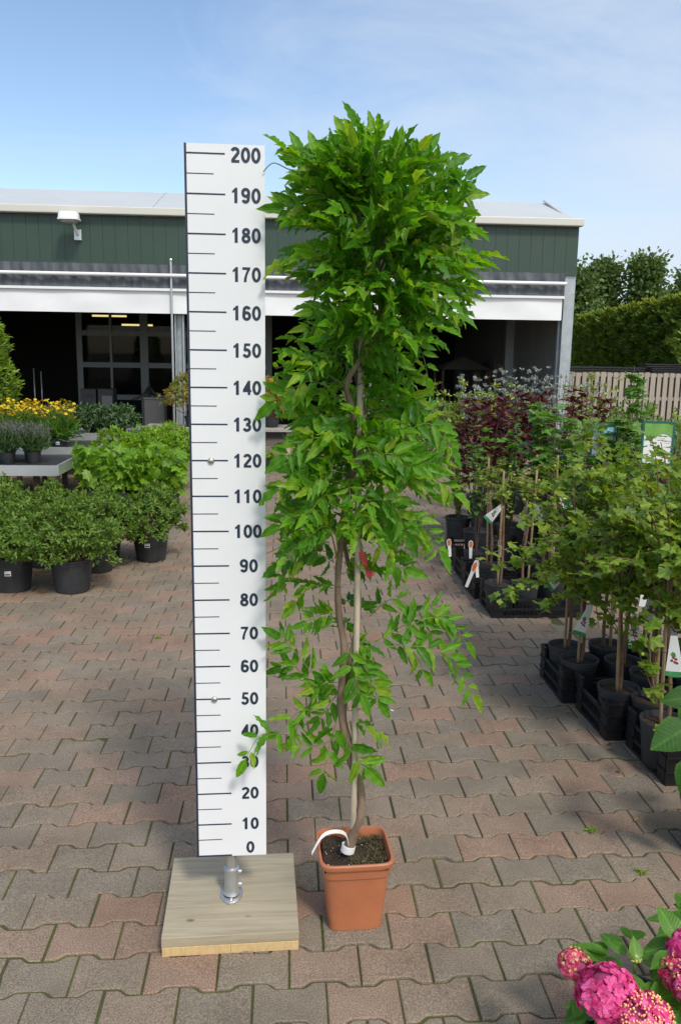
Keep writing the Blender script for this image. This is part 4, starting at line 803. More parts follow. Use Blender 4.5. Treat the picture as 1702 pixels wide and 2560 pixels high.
# ------------------------------------------------------------------ measuring board
BX, BYY, BYAW, Z0 = -.2473, 2.3374, .0253, .2133
ax = np.array([math.cos(BYAW), -math.sin(BYAW)*-1, 0]); ay = np.array([-math.sin(BYAW), math.cos(BYAW), 0])
ax = np.array([math.cos(BYAW), math.sin(BYAW), 0])
mbd = thing('measuring_board', 'tall white measuring board marked 0 to 200 on a wooden plate', 'measuring board', (-.15, 2.365, 0))
O3 = np.array([BX, BYY, 0.])
def bp(x, z, dy=0.): return O3+ax*x+ay*dy+np.array([0, 0, z])
navy = mat('navy_print', (.018, .032, .058), .45)
bl, br, zb, zt = -.0055, .2015, Z0-.006, Z0+2.024
brd = MB(); brd.prism([(bl, zb), (br, zb), (br, zt), (bl, zt)], -.006, O3, ax, (0, 0, 1))
board = brd.build('board', mat('white_board', (.78, .79, .81), .38, var=.035, vscale=5), mbd, world=True, smooth=False)
MB().prism([(bl-.0006, zb), (0, zb), (0, zt), (bl-.0006, zt)], -.0072, O3-ay*.0009, ax, (0, 0, 1)).build('edge_strip', navy, board, world=True, smooth=False)
for m_ in range(0, 205, 5):
    L_, h_ = (.0985, .0043) if m_ % 10 == 0 else (.0695, .0026); z = Z0+m_/100
    if m_ == 0: z -= .0035; h_ = .005
    MB().prism([(-.0004, z-h_/2), (L_, z-h_/2), (L_, z+h_/2), (-.0004, z+h_/2)], -.0006, O3-ay*.0004, ax, (0, 0, 1)).build('scale_line', navy, board, world=True, smooth=False)
def arc(cx, cy, rx, ry, a0, a1, n=14): 
    t = np.radians(np.linspace(a0, a1, n)); return [(cx+rx*math.cos(q), cy+ry*math.sin(q)) for q in t]
def band(path, w_):                      # a stroke of even width along a path, one strip of quads
    P = np.array(path, float); keep_ = [0]+[i for i in range(1, len(P)) if np.linalg.norm(P[i]-P[i-1]) > 1e-5]; P = P[keep_]
    T = np.gradient(P, axis=0); T /= np.linalg.norm(T, axis=1)[:, None]
    Nr = np.c_[-T[:, 1], T[:, 0]]; return np.concatenate([P+Nr*w_/2, P-Nr*w_/2])
# bold sans digits on a 0..0.62 x 0..1 cell
def digit(d):
    w = .20; S = []
    if d == '0': S = [('ring', arc(.31, .5, .215, .405, 0, 360, 36))]
    elif d == '1': S = [('poly', [(.22, 0), (.43, 0), (.43, 1), (.275, 1), (.20, .90), (.07, .80), (.07, .64), (.16, .68), (.22, .73)])]
    elif d == '2': S = [('band', arc(.30, .70, .205, .205, 165, -28, 16)+[(.40, .50), (.26, .33), (.15, .19), (.118, .10)]), ('poly', [(.03, 0), (.58, 0), (.58, .18), (.075, .18)])]
    elif d == '3': S = [('band', arc(.29, .715, .18, .19, 160, -80, 16)+[(.24, .525)]), ('band', [(.24, .53)]+arc(.29, .29, .205, .2, 78, -165, 18))]
    elif d == '4': S = [('poly', [(.36, 0), (.54, 0), (.54, .2), (.61, .2), (.61, .37), (.54, .37), (.54, 1), (.38, 1), (.02, .38), (.02, .2), (.36, .2)])]
    elif d == '5': S = [('poly', [(.14, 1), (.55, 1), (.55, .82), (.28, .82), (.255, .64), (.07, .47)]), ('band', [(.14, .50)]+arc(.30, .33, .205, .235, 118, -160, 20))]
    elif d == '6': S = [('ring', arc(.32, .315, .205, .225, 0, 360, 28)), ('band', [(.118, .33), (.12, .5), (.15, .72)]+arc(.33, .70, .19, .205, 160, 22, 12))]
    elif d == '7': S = [('poly', [(.04, 1), (.58, 1), (.58, .85), (.47, .68), (.38, .45), (.33, .2), (.32, 0), (.13, 0), (.16, .28), (.25, .56), (.36, .82), (.04, .82)])]
    elif d == '8': S = [('ring', arc(.31, .735, .175, .17, 0, 360, 26)), ('ring', arc(.31, .29, .21, .20, 0, 360, 28))]
    elif d == '9': S = [('ring', arc(.30, .685, .205, .225, 0, 360, 28)), ('band', [(.502, .67), (.50, .5), (.47, .28)]+arc(.29, .30, .19, .205, -20, -158, 12))]
    return w, S
def text_mesh(txt, x_mid, z_mid, hgt, lift):
    mb = MB(); cell = .69*hgt; x0_ = x_mid-cell*len(txt)/2+.02*hgt
    for i, ch in enumerate(txt):
        w, S = digit(ch)
        for k, (kind, path) in enumerate(S):
            dy = -(lift+.00025*k); q = lambda p: bp(x0_+i*cell+p[0]*hgt, z_mid+(p[1]-.5)*hgt, dy)
            if kind == 'poly': mb.prism([(p[0]*hgt+x0_+i*cell, (p[1]-.5)*hgt+z_mid) for p in path], -.0004, O3+ay*(dy+.0004), ax, (0, 0, 1))
            else:
                B = band(path, w)
                if kind == 'ring':
                    P = np.array(path)[:-1]; c = P.mean(0); n = len(P)
                    T = np.roll(P, -1, 0)-np.roll(P, 1, 0); T /= np.linalg.norm(T, axis=1)[:, None]; Nr = np.c_[T[:, 1], -T[:, 0]]; B = np.concatenate([P+Nr*w/2, P-Nr*w/2])
                    F = [(j, (j+1) % n, n+(j+1) % n, n+j) for j in range(n)]
                else:
                    n = len(B)//2; F = [(j, j+1, n+j+1, n+j) for j in range(n-1)]
                mb.add([q(p) for p in B], F)
    return mb
for m_ in range(0, 201, 10):
    z = Z0+m_/100-(.0015 if m_ > 150 else 0)
    if m_ == 0: z = Z0+.0215
    text_mesh(str(m_), .1545-(.002 if m_ >= 100 else 0), z, .0385, .0009).build('number', navy, board, world=True, smooth=False)
stl = mat('screw_steel', (.6, .58, .55), .25, .9, var=.2, vscale=60)
for m_ in (50, 120): MB().lathe([(.0098, 0), (.0092, .0025), (.006, .0048), (.001, .0056)], (0, 0, 0), 14, None, (False, True)).build('screw', stl, board)
for o_, m_ in zip([c for c in board.children if c.name.startswith('screw')], (50, 120)):
    o_.location = Vector(bp(.052, Z0+m_/100-.001, -.0008))-Vector(mbd.location); o_.rotation_euler = (math.pi/2, 0, BYAW)
# pole and foot
pc = np.array([-.1525, 2.366]); ptk = .060
MB().tube([(pc[0], pc[1], ptk+.05), (pc[0], pc[1], 1.9)], .0168, 20).build('pole', M['zinc'], mbd, world=True, smooth='auto')
fg = mat('cast_zinc', (.50, .52, .53), .42, .8, var=.12, vscale=30, bump=.1, bscale=200)
mb = MB().lathe([(.0335, 0), (.0335, .005), (.031, .008), (.0265, .0085)], (0, 0, 0), 28, 2.0, (False, False))
for v in mb.v: v[:, 1] *= 1.55; v += [pc[0], pc[1], ptk]
mb.lathe([(.0275, .008), (.0245, .014), (.0225, .022), (.0222, .086), (.0235, .087), (.0235, .093), (.020, .095), (.0168, .095)], (pc[0], pc[1], ptk), 26, None, (False, False))
for z in (.035, .078): mb.tube([(pc[0]+.018, pc[1], ptk+z), (pc[0]+.031, pc[1], ptk+z)], .0075, 12)
fl_ = mb.build('pole_flange', fg, mbd, world=True, smooth='auto')
for s in (-1, 1): MB().lathe([(.0075, 0), (.007, .003), (.002, .0045)], (pc[0], pc[1]+s*.041, ptk+.0085), 10, None, (False, True)).build('bolt', stl, fl_, world=True)
PXc, PYc, PYAW, PS = -.1512, 2.375, .0301, .394
def plank_mat(name, c1, c2, fresh=False):
    m = bpy.data.materials.new(name); m.use_nodes = True; t = m.node_tree; b = t.nodes['Principled BSDF']; b.inputs['Roughness'].default_value = .8
    c = N(t, 'ShaderNodeTexCoord'); mp_ = N(t, 'ShaderNodeMapping'); mp_.inputs['Scale'].default_value = (1.2, 16, 16) if not fresh else (30, 2, 14); t.links.new(c.outputs['Object'], mp_.inputs[0])
    n = N(t, 'ShaderNodeTexNoise', Scale=3.0, Detail=8.0, Roughness=.65); n.inputs['Distortion'].default_value = .5; t.links.new(mp_.outputs[0], n.inputs['Vector'])
    rp = N(t, 'ShaderNodeValToRGB'); t.links.new(n.outputs['Fac'], rp.inputs[0]); rp.color_ramp.elements[0].position = .28; rp.color_ramp.elements[1].position = .7
    rp.color_ramp.elements[0].color = (*c1, 1); rp.color_ramp.elements[1].color = (*c2, 1)
    v = N(t, 'ShaderNodeTexVoronoi', Scale=5.0); mp2 = N(t, 'ShaderNodeMapping'); mp2.inputs['Scale'].default_value = (1, 1.8, 1); t.links.new(c.outputs['Object'], mp2.inputs[0]); t.links.new(mp2.outputs[0], v.inputs['Vector'])
    kr = N(t, 'ShaderNodeValToRGB'); t.links.new(v.outputs['Distance'], kr.inputs[0]); kr.color_ramp.elements[0].position = .03; kr.color_ramp.elements[0].color = (.45, .36, .28, 1); kr.color_ramp.elements[1].position = .085; kr.color_ramp.elements[1].color = (1, 1, 1, 1)
    mx = N(t, 'ShaderNodeMix', data_type='RGBA', blend_type='MULTIPLY'); mx.inputs[0].default_value = 0 if fresh else 1; t.links.new(rp.outputs[0], mx.inputs[6]); t.links.new(kr.outputs[0], mx.inputs[7])
    t.links.new(mx.outputs[2], b.inputs['Base Color']); bp_ = N(t, 'ShaderNodeBump', Strength=.25, Distance=.003); t.links.new(n.outputs['Fac'], bp_.inputs['Height']); t.links.new(bp_.outputs[0], b.inputs['Normal']); return m
wm = plank_mat('weathered_plank', (.285, .238, .16), (.44, .382, .272)); wm2 = plank_mat('fresh_end_grain', (.50, .34, .15), (.66, .48, .24), True)
pa = np.array([math.cos(PYAW), math.sin(PYAW), 0]); pb_ = np.array([-math.sin(PYAW), math.cos(PYAW), 0]); pcn = np.array([PXc, PYc, 0])
mb = MB()
for k, (d0, d1) in enumerate(((-.5, -.149), (-.147, .16), (.162, .5))):
    mb.box(pcn+pb_*PS*(d0+d1)/2+[0, 0, .045], (PS, PS*(d1-d0), .030), rz=PYAW)
mb.build('top_planks', wm, mbd, world=True, smooth=False, bevel=.0022)
mb = MB()
for k in range(2): mb.box(pcn+pa*PS*(-.2485+.497*k)-pb_*.001+[0, 0, .0148], (PS*.496, PS*.996, .0296), rz=PYAW)
mb.build('bottom_planks', wm2, mbd, world=True, smooth=False, bevel=.0015)

# ------------------------------------------------------------------ the potted wisteria
WY = 2.335; WX = .2205
wis = thing('potted_wisteria', 'tall leafy wisteria climber tied to a stake in a square terracotta pot', 'climbing plant', (WX, WY, 0), 0.)
HP = .235
hw = .112
mb = MB().lathe([(.074, 0), (.078, .004), (.0905, HP*.62), (.092, HP*.78), (.0965, HP*.785), (.0985, HP*.92), (.106, HP*.925), (.1075, HP*.945), (.1075, HP*.985), (.105, HP), (.100, HP), (.0975, HP*.97), (.094, HP*.84)], (0, 0, 0), 64, 7.0, (True, False))
for v in mb.v: v[:, 0] *= 1.04
for k in range(len(mb.v[0])):
    x, y, z = mb.v[0][k]
    if z < .002 and abs(x) < .014: mb.v[0][k][2] = .010
po = mb.build('pot', M['terra'], wis, smooth='auto'); po.rotation_euler = (0, 0, .045)
xs = np.linspace(-.094, .094, 46); X_, Y_ = np.meshgrid(xs, xs); Zs = HP*.865+.010*np.sin(X_*38+1)*np.cos(Y_*31)+rng.normal(0, .0022, X_.shape)+.010*np.exp(-((X_+.01)**2+(Y_)**2)/.0012)
i = np.arange(45)[:, None]*46; j = np.arange(45)[None]
so = MB().addq(np.stack([X_, Y_, Zs], -1).reshape(-1, 3), np.stack([i+j, i+j+1, i+47+j, i+46+j], -1).reshape(-1, 4)).build('soil', M['soil'], wis)
n = 1500; P = np.c_[rng.uniform(-.02, .09, n), rng.uniform(-.085, .085, n), np.full(n, HP*.872)+rng.normal(0, .005, n)]
ms = MB().leaves(GRASS, P, rdir(n, -.1, .9), rdir(n), rng.uniform(.006, .018, n), .0028).build('moss', leafmat('moss', [(.05, .06, .02), (.12, .11, .05), (.16, .13, .08)], .1, .9), so)
n = 34; MB().balls(np.c_[rng.uniform(-.088, .03, n), rng.uniform(-.088, .088, n), np.full(n, HP*.874)+rng.normal(0, .003, n)], rng.uniform(.0008, .0019, n), 5).build('grit', M['white'], so)
def WA(px, py, dy=0.): return A(px, py, WY+dy)
sk = MB(); stp = spline([WA(812, 1945, .0), WA(814, 1850, -.022), WA(817, 1750, -.026), WA(818, 1600, -.03), WA(822, 1400, -.034), WA(828, 950, .01), WA(838, 700, .01), WA(846, 515, .01)], 30)
sk.tube(stp, .0092, 12).build('stake', M['stake'], wis, world=True)
tr = MB()
t1 = spline([WA(800, 1962, -.01), WA(812, 1925, -.012), WA(832, 1862, -.012), WA(826, 1800, -.012), WA(806, 1750, -.005), WA(785, 1640, -.012), WA(788, 1560, -.02), WA(792, 1490, -.012), WA(780, 1410, -.006), WA(778, 1330, -.02), WA(786, 1240, -.012), WA(800, 1130, .0), WA(820, 1040, .03), WA(812, 950, .01), WA(798, 885, -.012), WA(830, 830, -.022), WA(868, 780, -.005), WA(876, 720, .02), WA(868, 640, .02), WA(856, 540, .0), WA(845, 440, -.01), WA(835, 380, -.01), WA(828, 330, 0)], 120)
rr = np.interp(np.linspace(0, 1, 120), [0, .06, .15, .4, .6, .8, 1], [.0185, .0145, .0115, .0092, .0082, .0055, .0022])*(1+.06*np.sin(np.arange(120)*.9)+rng.normal(0, .03, 120))
tr.tube(t1, rr, 12)
t2 = spline([WA(826, 1815, .0), WA(815, 1740, -.02), WA(793, 1660, .012), WA(797, 1590, .02), WA(806, 1520, -.02), WA(822, 1440, -.022), WA(826, 1360, .02), WA(800, 1290, .03), WA(790, 1190, .0), WA(815, 1080, -.024), WA(838, 1000, -.01), WA(826, 900, .03), WA(812, 820, .025), WA(836, 720, -.02), WA(862, 620, -.01), WA(850, 500, .02), WA(862, 420, .0)], 90)
tr.tube(t2, np.linspace(.0085, .003, 90)*(1+rng.normal(0, .04, 90)), 10)
tr.build('trunk', M['bark'], wis, world=True)
MB().tube(spline([WA(800, 1960, -.012), WA(803, 1946, -.012)], 6), .0215, 16).build('white_band', M['white'], wis, world=True, smooth='auto')
st = spline([WA(803, 1945, -.028), WA(795, 1920, -.05), WA(770, 1914, -.09), WA(742, 1925, -.11), WA(718, 1965, -.115)], 14); mb = MB()
V = []
for q in st: V += [q+[0, .0, .005], q-[0, .004, .005]]
mb.add(V, [(2*k, 2*k+1, 2*k+3, 2*k+2) for k in range(13)]).build('label_strip', M['white'], wis, world=True)
rdm = mat('red_tag', (.55, .05, .05), .5); p = WA(830, 1270, -.03); q = WA(855, 1330, -.04); d = unit(q-p); X = unit(np.cross(d, [0, -1, .1]))
MB().prism([(-.008, 0), (.008, 0), (.0115, .078), (-.0115, .078)], .001, p, X, d).build('red_tag', rdm, wis, world=True, smooth=False)
p = WA(785, 1262, -.02); MB().prism([(-.008, 0), (.008, 0), (.008, .03), (-.008, .03)], .001, p, unit([1, 0, .4]), unit([-.4, 0, -1])).build('red_tag', rdm, wis, world=True, smooth=False)
for px, py in ((840, 640), (822, 985), (820, 1440)):
    c = WA(px, py, .01); a = np.arange(15)*.449; MB().tube(np.c_[c[0]+.0105*np.cos(a), c[1]+.0105*np.sin(a), np.full(15, c[2])], .0018, 5, False).build('plant_tie', M['black'], wis, world=True)
# foliage: pinnate leaves
LP, LD, LN_, LL, LW = [], [], [], [], []
rach = MB()
SUNV = np.array([.25, -.5, .8])
def pinnate(path, npair, ll, updir=None, n=None, droop=.12, r0=.0014, terminal=True, start=.22):
    c = spline(path, 22); rach.tube(c, np.linspace(r0, r0*.55, 22), 4, False)
    T = np.gradient(c, axis=0); T /= np.linalg.norm(T, axis=1)[:, None]
    nv = unit(SUNV+rng.normal(0, .7, 3)) if updir is None else unit(updir)
    for s in np.linspace(start, .93, npair):
        k = int(s*21); t_ = T[k]; nn = unit(nv-t_*np.dot(nv, t_)); sx = np.cross(t_, nn); sz = (.78+.3*math.sin(min(1, s*1.15)*math.pi))
        for sg_ in (-1, 1):
            if rng.random() < .04: continue
            d = unit(sx*sg_*rng.uniform(.8, 1.)+t_*rng.uniform(.45, 1.05)+rng.normal(0, .13, 3)+np.array([0, 0, -droop*rng.uniform(.3, 1.2)]))
            LP.append(c[k]+d*.004); LD.append(d); LN_.append(nn+rng.normal(0, .42, 3)); l = ll*sz*rng.uniform(.85, 1.15); LL.append(l); LW.append(l*rng.uniform(.27, .38))
    if terminal:
        LP.append(c[-1]); LD.append(T[-1]+rng.normal(0, .1, 3)); LN_.append(nv+rng.normal(0, .15, 3)); LL.append(ll*1.1); LW.append(ll*.42)
prof = [  # photo row: left limit, right limit, leaves per row
 (350, 675, 970, 10), (380, 660, 1030, 15), (415, 652, 1060, 19), (455, 645, 1075, 21), (500, 632, 1082, 22), (545, 628, 1088, 22), (590, 628, 1082, 20), (635, 632, 1066, 19), (680, 635, 1052, 18), (722, 640, 1040, 16), (765, 645, 1010, 13), (810, 636, 985, 12), (860, 625, 970, 12), (915, 625, 980, 11), (970, 655, 1012, 12), (1015, 668, 1038, 13), (1060, 664, 1052, 14), (1105, 655, 1052, 14), (1150, 638, 1040, 13), (1195, 632, 1022, 11), (1240, 632, 1005, 7), (1285, 640, 965, 5), (1330, 665, 920, 3), (1390, 700, 900, 3), (1460, 705, 900, 3), (1540, 740, 890, 2)]
def stem_at(z): return t1[np.argmin(np.abs(t1[:, 2]-z))]
for py, lx, rx_, cnt in prof:
    for k in range(cnt):
        pyy = py+rng.uniform(-28, 28); cxp = 825; a = 2*math.pi*(k+rng.uniform(-.35, .35))/cnt+py*.7; ca, sa = math.cos(a), math.sin(a)
        if (830 < py < 960 or py > 1230) and sa < -.35 and abs(ca) < .75: continue
        half = (rx_-cxp if ca > 0 else cxp-lx)/850.; hd = (.5*(rx_-lx)/850.)*.92
        reach = 1/math.sqrt((ca/half)**2+(sa/hd)**2)*rng.uniform(.80, 1.03)
        if py < 360: reach *= .9
        zt_ = A(825, pyy, WY)[2]; topf = np.clip((610-py)/230, 0, 1); lowf = np.clip((py-900)/500, 0, 1)
        ln = min(reach*.9, rng.uniform(.17, .26)); b0 = max(.01, reach-ln*.97); o_ = np.array([ca, sa, 0])
        e0 = topf*rng.uniform(.3, 1.35)+(1-topf)*rng.uniform(.0, .5)-lowf*.15; e1 = topf*rng.uniform(.2, 1.4)+(1-topf)*rng.uniform(-.5, .2)-lowf*.25
        st_ = stem_at(zt_-.05); base = np.array([st_[0], st_[1], zt_])+o_*b0; base[2] -= ln*.25*(e0)
        pth = [base, base+o_*ln*.45+[0, 0, ln*.45*e0], base+o_*ln*.92+[0, 0, ln*(.45*e0+.5*e1)]]
        over = pth[-1][2]-(2.225-1.9*(pth[-1][0]-.215)**2)
        if over > 0: pth = [q-np.array([0, 0, over]) for q in pth]; base = pth[0]
        n0 = len(LP)
        pinnate(pth, rng.integers(6, 9), rng.uniform(.047, .063), None, droop=-.7*topf+.05*(1-topf)+.22*lowf)
        for q in range(len(LP)-1, n0-1, -1):          # few leaves reach across the board
            tip = LP[q]+LD[q]/np.linalg.norm(LD[q])*LL[q]; dx_ = abs(tip[0]-.215)
            if (tip[0] < -.035 and rng.random() < .95) or tip[2] > 2.265-1.9*dx_**2:
                for lst in (LP, LD, LN_, LL, LW): lst.pop(q)
        if b0 > .03:
            bs = stem_at(zt_-.10-.3*b0); rach.tube(spline([bs, (bs+base)/2+[0, 0, .02], base], 8), np.linspace(.0030, .0014, 8), 5, False)
def W(*pts, dy=0., ry=None): return [WA(x, y, dy if ry is None else ry[i]) for i, (x, y) in enumerate(pts)]
for pth, npair, ll, nv in (
 (W((745, 1640), (690, 1638), (640, 1688), (598, 1695), (566, 1748), dy=-.06), 5, .075, (.1, -.7, .6)), (W((770, 1600), (715, 1545), (670, 1490), (645, 1470), dy=-.02), 5, .075, None), (W((760, 1610), (705, 1560), (670, 1530), (648, 1535), dy=.05), 4, .07, None),
 (W((830, 1480), (900, 1465), (980, 1425), (1035, 1430), (1070, 1480), dy=-.02), 8, .07, (.1, -.8, .4)), (W((860, 1480), (930, 1440), (990, 1400), (1020, 1420), dy=.04), 6, .07, (.2, -.9, .3)), (W((880, 1490), (970, 1490), (1040, 1520), (1085, 1600), dy=-.05), 7, .078, (.3, -.7, .6)), (W((900, 1480), (950, 1500), (975, 1545), dy=.0), 3, .07, None), (W((850, 1420), (900, 1380), (945, 1400), (1000, 1470), dy=.06), 6, .07, (.2, -.8, .5)),
 (W((775, 1660), (758, 1720), (745, 1780), dy=-.05), 2, .085, (0, -1, .3)), (W((800, 1700), (822, 1745), (838, 1765), dy=-.06), 2, .10, (.1, -1, .3)), (W((800, 1665), (845, 1675), (868, 1690), dy=-.03), 3, .075, None), (W((790, 1620), (735, 1605), (700, 1640), (680, 1690), dy=-.03), 4, .07, None), (W((790, 1580), (760, 1620), (735, 1655), dy=.02), 3, .07, None), (W((820, 1500), (850, 1560), (870, 1610), dy=-.05), 4, .085, (0, -1, .3)), (W((790, 1690), (740, 1715), (690, 1720), dy=.0), 3, .075, None), (W((800, 1480), (815, 1550), (830, 1600), dy=-.07), 4, .085, (.2, -1, .2)),
 (W((860, 760), (935, 765), (970, 810), (985, 870), dy=-.04), 6, .062, (-.2, -1, .2)), (W((900, 700), (980, 690), (1030, 730), dy=.0), 5, .066, None), (W((880, 820), (930, 850), (960, 920), (965, 960), dy=-.02), 6, .07, (0, -1, .4)),
 (W((838, 380), (846, 330), (850, 308), dy=.03), 3, .07, (.3, -.8, .3)), (W((828, 380), (806, 335), (795, 315), dy=-.03), 3, .07, (-.2, -.9, .3)), (W((880, 470), (985, 420), (1035, 385), dy=.02), 6, .08, (0, -.9, .5)), (W((832, 375), (822, 325), (814, 292), dy=0), 3, .075, (.3, -.8, .3)), (W((842, 400), (862, 360), (872, 332), dy=-.02), 3, .075, (-.1, -.9, .3)), (W((750, 430), (705, 390), (690, 360), dy=.0), 4, .08, (0, -.9, .4)), (W((760, 440), (740, 390), (730, 358), dy=-.06), 4, .075, (0, -.9, .4)), (W((720, 410), (685, 365), (655, 345), dy=.02), 3, .075, None), (W((900, 440), (950, 385), (975, 355), dy=.0), 4, .08, (0, -.9, .4)), (W((930, 455), (1000, 405), (1025, 390), dy=-.04), 5, .08, (0, -.9, .5)), (W((950, 460), (1030, 430), (1070, 415), dy=.03), 5, .08, (0, -.9, .5)), (W((870, 420), (905, 375), (915, 350), dy=.05), 4, .075, (0, -.9, .4)), (W((790, 420), (772, 370), (780, 340), dy=.06), 4, .075, (0, -.9, .4)), (W((960, 560), (1040, 570), (1080, 590), dy=-.06), 5, .08, None), (W((950, 520), (1030, 500), (1075, 520), dy=-.04), 5, .08, None), (W((960, 480), (1030, 455), (1070, 450), dy=.06), 5, .08, None),
 (W((760, 890), (710, 878), (668, 900), (632, 925), dy=-.05), 4, .085, (.1, -.8, .6)), (W((740, 1180), (690, 1185), (645, 1210), dy=-.06), 5, .075, None), (W((745, 1260), (700, 1270), (648, 1300), dy=-.05), 5, .075, None), (W((715, 1280), (665, 1310), (640, 1345), dy=-.06), 4, .075, None), (W((790, 1350), (720, 1350), (680, 1390), dy=-.03), 4, .07, None), (W((750, 505), (695, 480), (655, 480), dy=-.04), 5, .08, None), (W((740, 600), (690, 590), (655, 605), dy=-.03), 4, .08, None),
 (W((900, 1230), (970, 1215), (1010, 1270), dy=-.05), 5, .08, (.2, -.8, .6)), (W((900, 1120), (990, 1100), (1045, 1140), dy=-.06), 6, .08, (.2, -.8, .6)), (W((910, 1010), (985, 975), (1035, 1030), dy=-.05), 6, .08, (.2, -.8, .6)), (W((860, 950), (930, 935), (1000, 960), (1030, 1010), dy=.0), 7, .07, (.2, -.8, .6)), (W((850, 1060), (905, 1045), (940, 1090), dy=-.12), 5, .085, (0, -1, .5)), (W((840, 1150), (900, 1160), (935, 1230), dy=-.12), 5, .085, (0, -1, .5)), (W((800, 1010), (720, 1010), (660, 1050), dy=-.1), 5, .085, (0, -.8, .6)), (W((800, 1090), (700, 1080), (640, 1130), dy=-.08), 6, .08, (0, -.8, .6)), (W((860, 1240), (900, 1290), (930, 1310), dy=-.08), 4, .085, (0, -1, .5))):
    pinnate(pth, npair+1, ll*.84, nv)
# loose tendril near the top of the board
rach.tube(spline(W((690, 392), (665, 390), (630, 375), (607, 395), dy=.0), 12), .0014, 4, False)
MB().leaves(WIS, np.array(LP), np.array(LD), np.array(LN_), np.array(LL), np.array(LW)).build('foliage', M['wis'], wis, world=True)
rach.build('leaf_stalks', mat('leaf_stalk', (.16, .20, .04), .5), wis, world=True)
print('leaflets', len(LP))

# ------------------------------------------------------------------ hydrangeas and large leaves in the near right corner
def floret_ball(o, c, r, n, m, name, size, squash=.85, clip=-.35, center=None):
    d = rdir(n, clip, 1.); tip = np.array(c)+d*np.array([r, r, r*squash])*rng.uniform(.9, 1.05, n)[:, None]; k = 4
    ux = np.cross(d, rdir(n)); ux /= np.linalg.norm(ux, axis=1)[:, None]; uy = np.cross(d, ux); an = np.arange(k)*math.pi/2
    D = (ux[:, None]*np.cos(an)[None, :, None]+uy[:, None]*np.sin(an)[None, :, None]).reshape(-1, 3)+np.repeat(d, k, 0)*.25
    h = MB().leaves(OV, np.repeat(tip, k, 0), D, np.repeat(d+rng.normal(0, .28, (n, 3)), k, 0)+rng.normal(0, .12, (n*k, 3)), size*rng.uniform(.85, 1.15, n*k), size*1.05).build(name, m, o)
    core = MB().balls([c], r*.80, 10).build('flower_core', M['core'], h)
    return h
M['core'] = mat('flower_core', (.35, .05, .15), .9)
def hydrangea(label, base, heads, lvs, rim, hp):
    o = thing('potted_hydrangea', label, 'hydrangea', (base[0], base[1], 0), 0, 'pink hydrangeas in black pots'); pot_parts(o, rim, hp)
    sm = MB(); B = np.array([base[0], base[1], 0.])
    for (px, py, z, r, kind) in heads:
        c = G(px, py, z)-B; sm.tube(spline([(0, 0, hp*.8), c*[.6, .6, .7], c-[0, 0, r*.5]], 8), np.linspace(.006, .004, 8), 6)
        if kind == 'pink': floret_ball(o, c, r, 150, M['pink'], 'flower_head', .0165)
        elif kind == 'crimson': floret_ball(o, c, r, 60, M['crim'], 'flower_head', .012); n = 60; d = rdir(n, .2, 1); MB().leaves(OV, c+d*r*1.02, rdir(n), d, .008, .008).build('flower_buds', M['bud'], o)
        elif kind == 'mixed':
            floret_ball(o, c, r, 70, M['pink'], 'flower_head', .016); n = 260; d = rdir(n, .25, 1.)+np.array([0, -.25, 0]); d /= np.linalg.norm(d, axis=1)[:, None]
            MB().balls(c+d*r*rng.uniform(1., 1.1, n)[:, None]*[1, 1, .9], rng.uniform(.0016, .0030, n), 5).build('flower_buds', M['bud'], o)
        else: n = 50; d = rdir(n, 0, 1.); MB().balls(c+d*r*.6, .0035, 5).build('flower_buds', mat('green_bud', (.45, .5, .12), .6), o)
    P, D, Nn, L = [], [], [], []
    for (px, py, z, dx, dy, dz, l) in lvs: P.append(G(px, py, z)-B); D.append((dx, dy, dz)); Nn.append((rng.normal(0, .2), -.3, 1)); L.append(l)
    for k in range(26):
        a = k*2.4; rr = rng.uniform(.03, .11); z = rng.uniform(hp*.9, hp+.13); P.append(np.array([rr*math.cos(a), rr*math.sin(a), z])); D.append((math.cos(a), math.sin(a), rng.uniform(-.25, .3))); Nn.append((0, 0, 1)); L.append(rng.uniform(.07, .11))
    L = np.array(L); MB().leaves(BIG, np.array(P), np.array(D, float), np.array(Nn, float), L, L*.66).build('foliage', M['hydl'], o); sm.build('stems', M['green'], o); return o
hb_ = G(1425, 2400, .1)
hydrangea('pink hydrangea in the near right corner with one large and two mottled flower heads', (hb_[0]+.02, hb_[1]-.02), [(1400, 2292, .37, .063, 'pink'), (1482, 2350, .36, .056, 'mixed'), (1322, 2222, .36, .034, 'crimson'), (1462, 2208, .36, .02, 'green')],
 [(1462, 2212, .365, .1, .25, .35, .05), (1440, 2200, .35, -.5, .6, .35, .05), (1478, 2216, .345, 1, -.1, 0, .06), (1335, 2250, .335, -.1, -1, -.5, .05), (1478, 2298, .33, -.2, .8, .4, .07), (1500, 2300, .33, .4, .6, .2, .06), (1500, 2306, .33, 1, .25, .1, .10), (1335, 2300, .25, -.2, -.7, -.6, .06)], .125, .20)
hc_ = G(1600, 2300, .1)
hydrangea('pink hydrangea cut off by the right edge of the picture', (hc_[0]+.03, hc_[1]), [(1556, 2240, .37, .038, 'crimson'), (1590, 2190, .40, .05, 'pink'), (1620, 2280, .38, .06, 'mixed')],
 [(1560, 2165, .42, -.2, .6, .5, .08), (1548, 2200, .40, -.8, -.2, -.2, .06), (1540, 2210, .36, -.8, -.5, -.4, .06), (1568, 2310, .33, -.6, -.8, -.3, .09)], .125, .20)
lb = thing('large_leaved_plant', 'young plant with large heart-shaped toothed leaves at the right edge beside the nearest crate', 'potted plant', (1.52, 2.62, 0)); pot_parts(lb, .12, .2)
P, D, Nn, L = [], [], [], []; sm = MB()
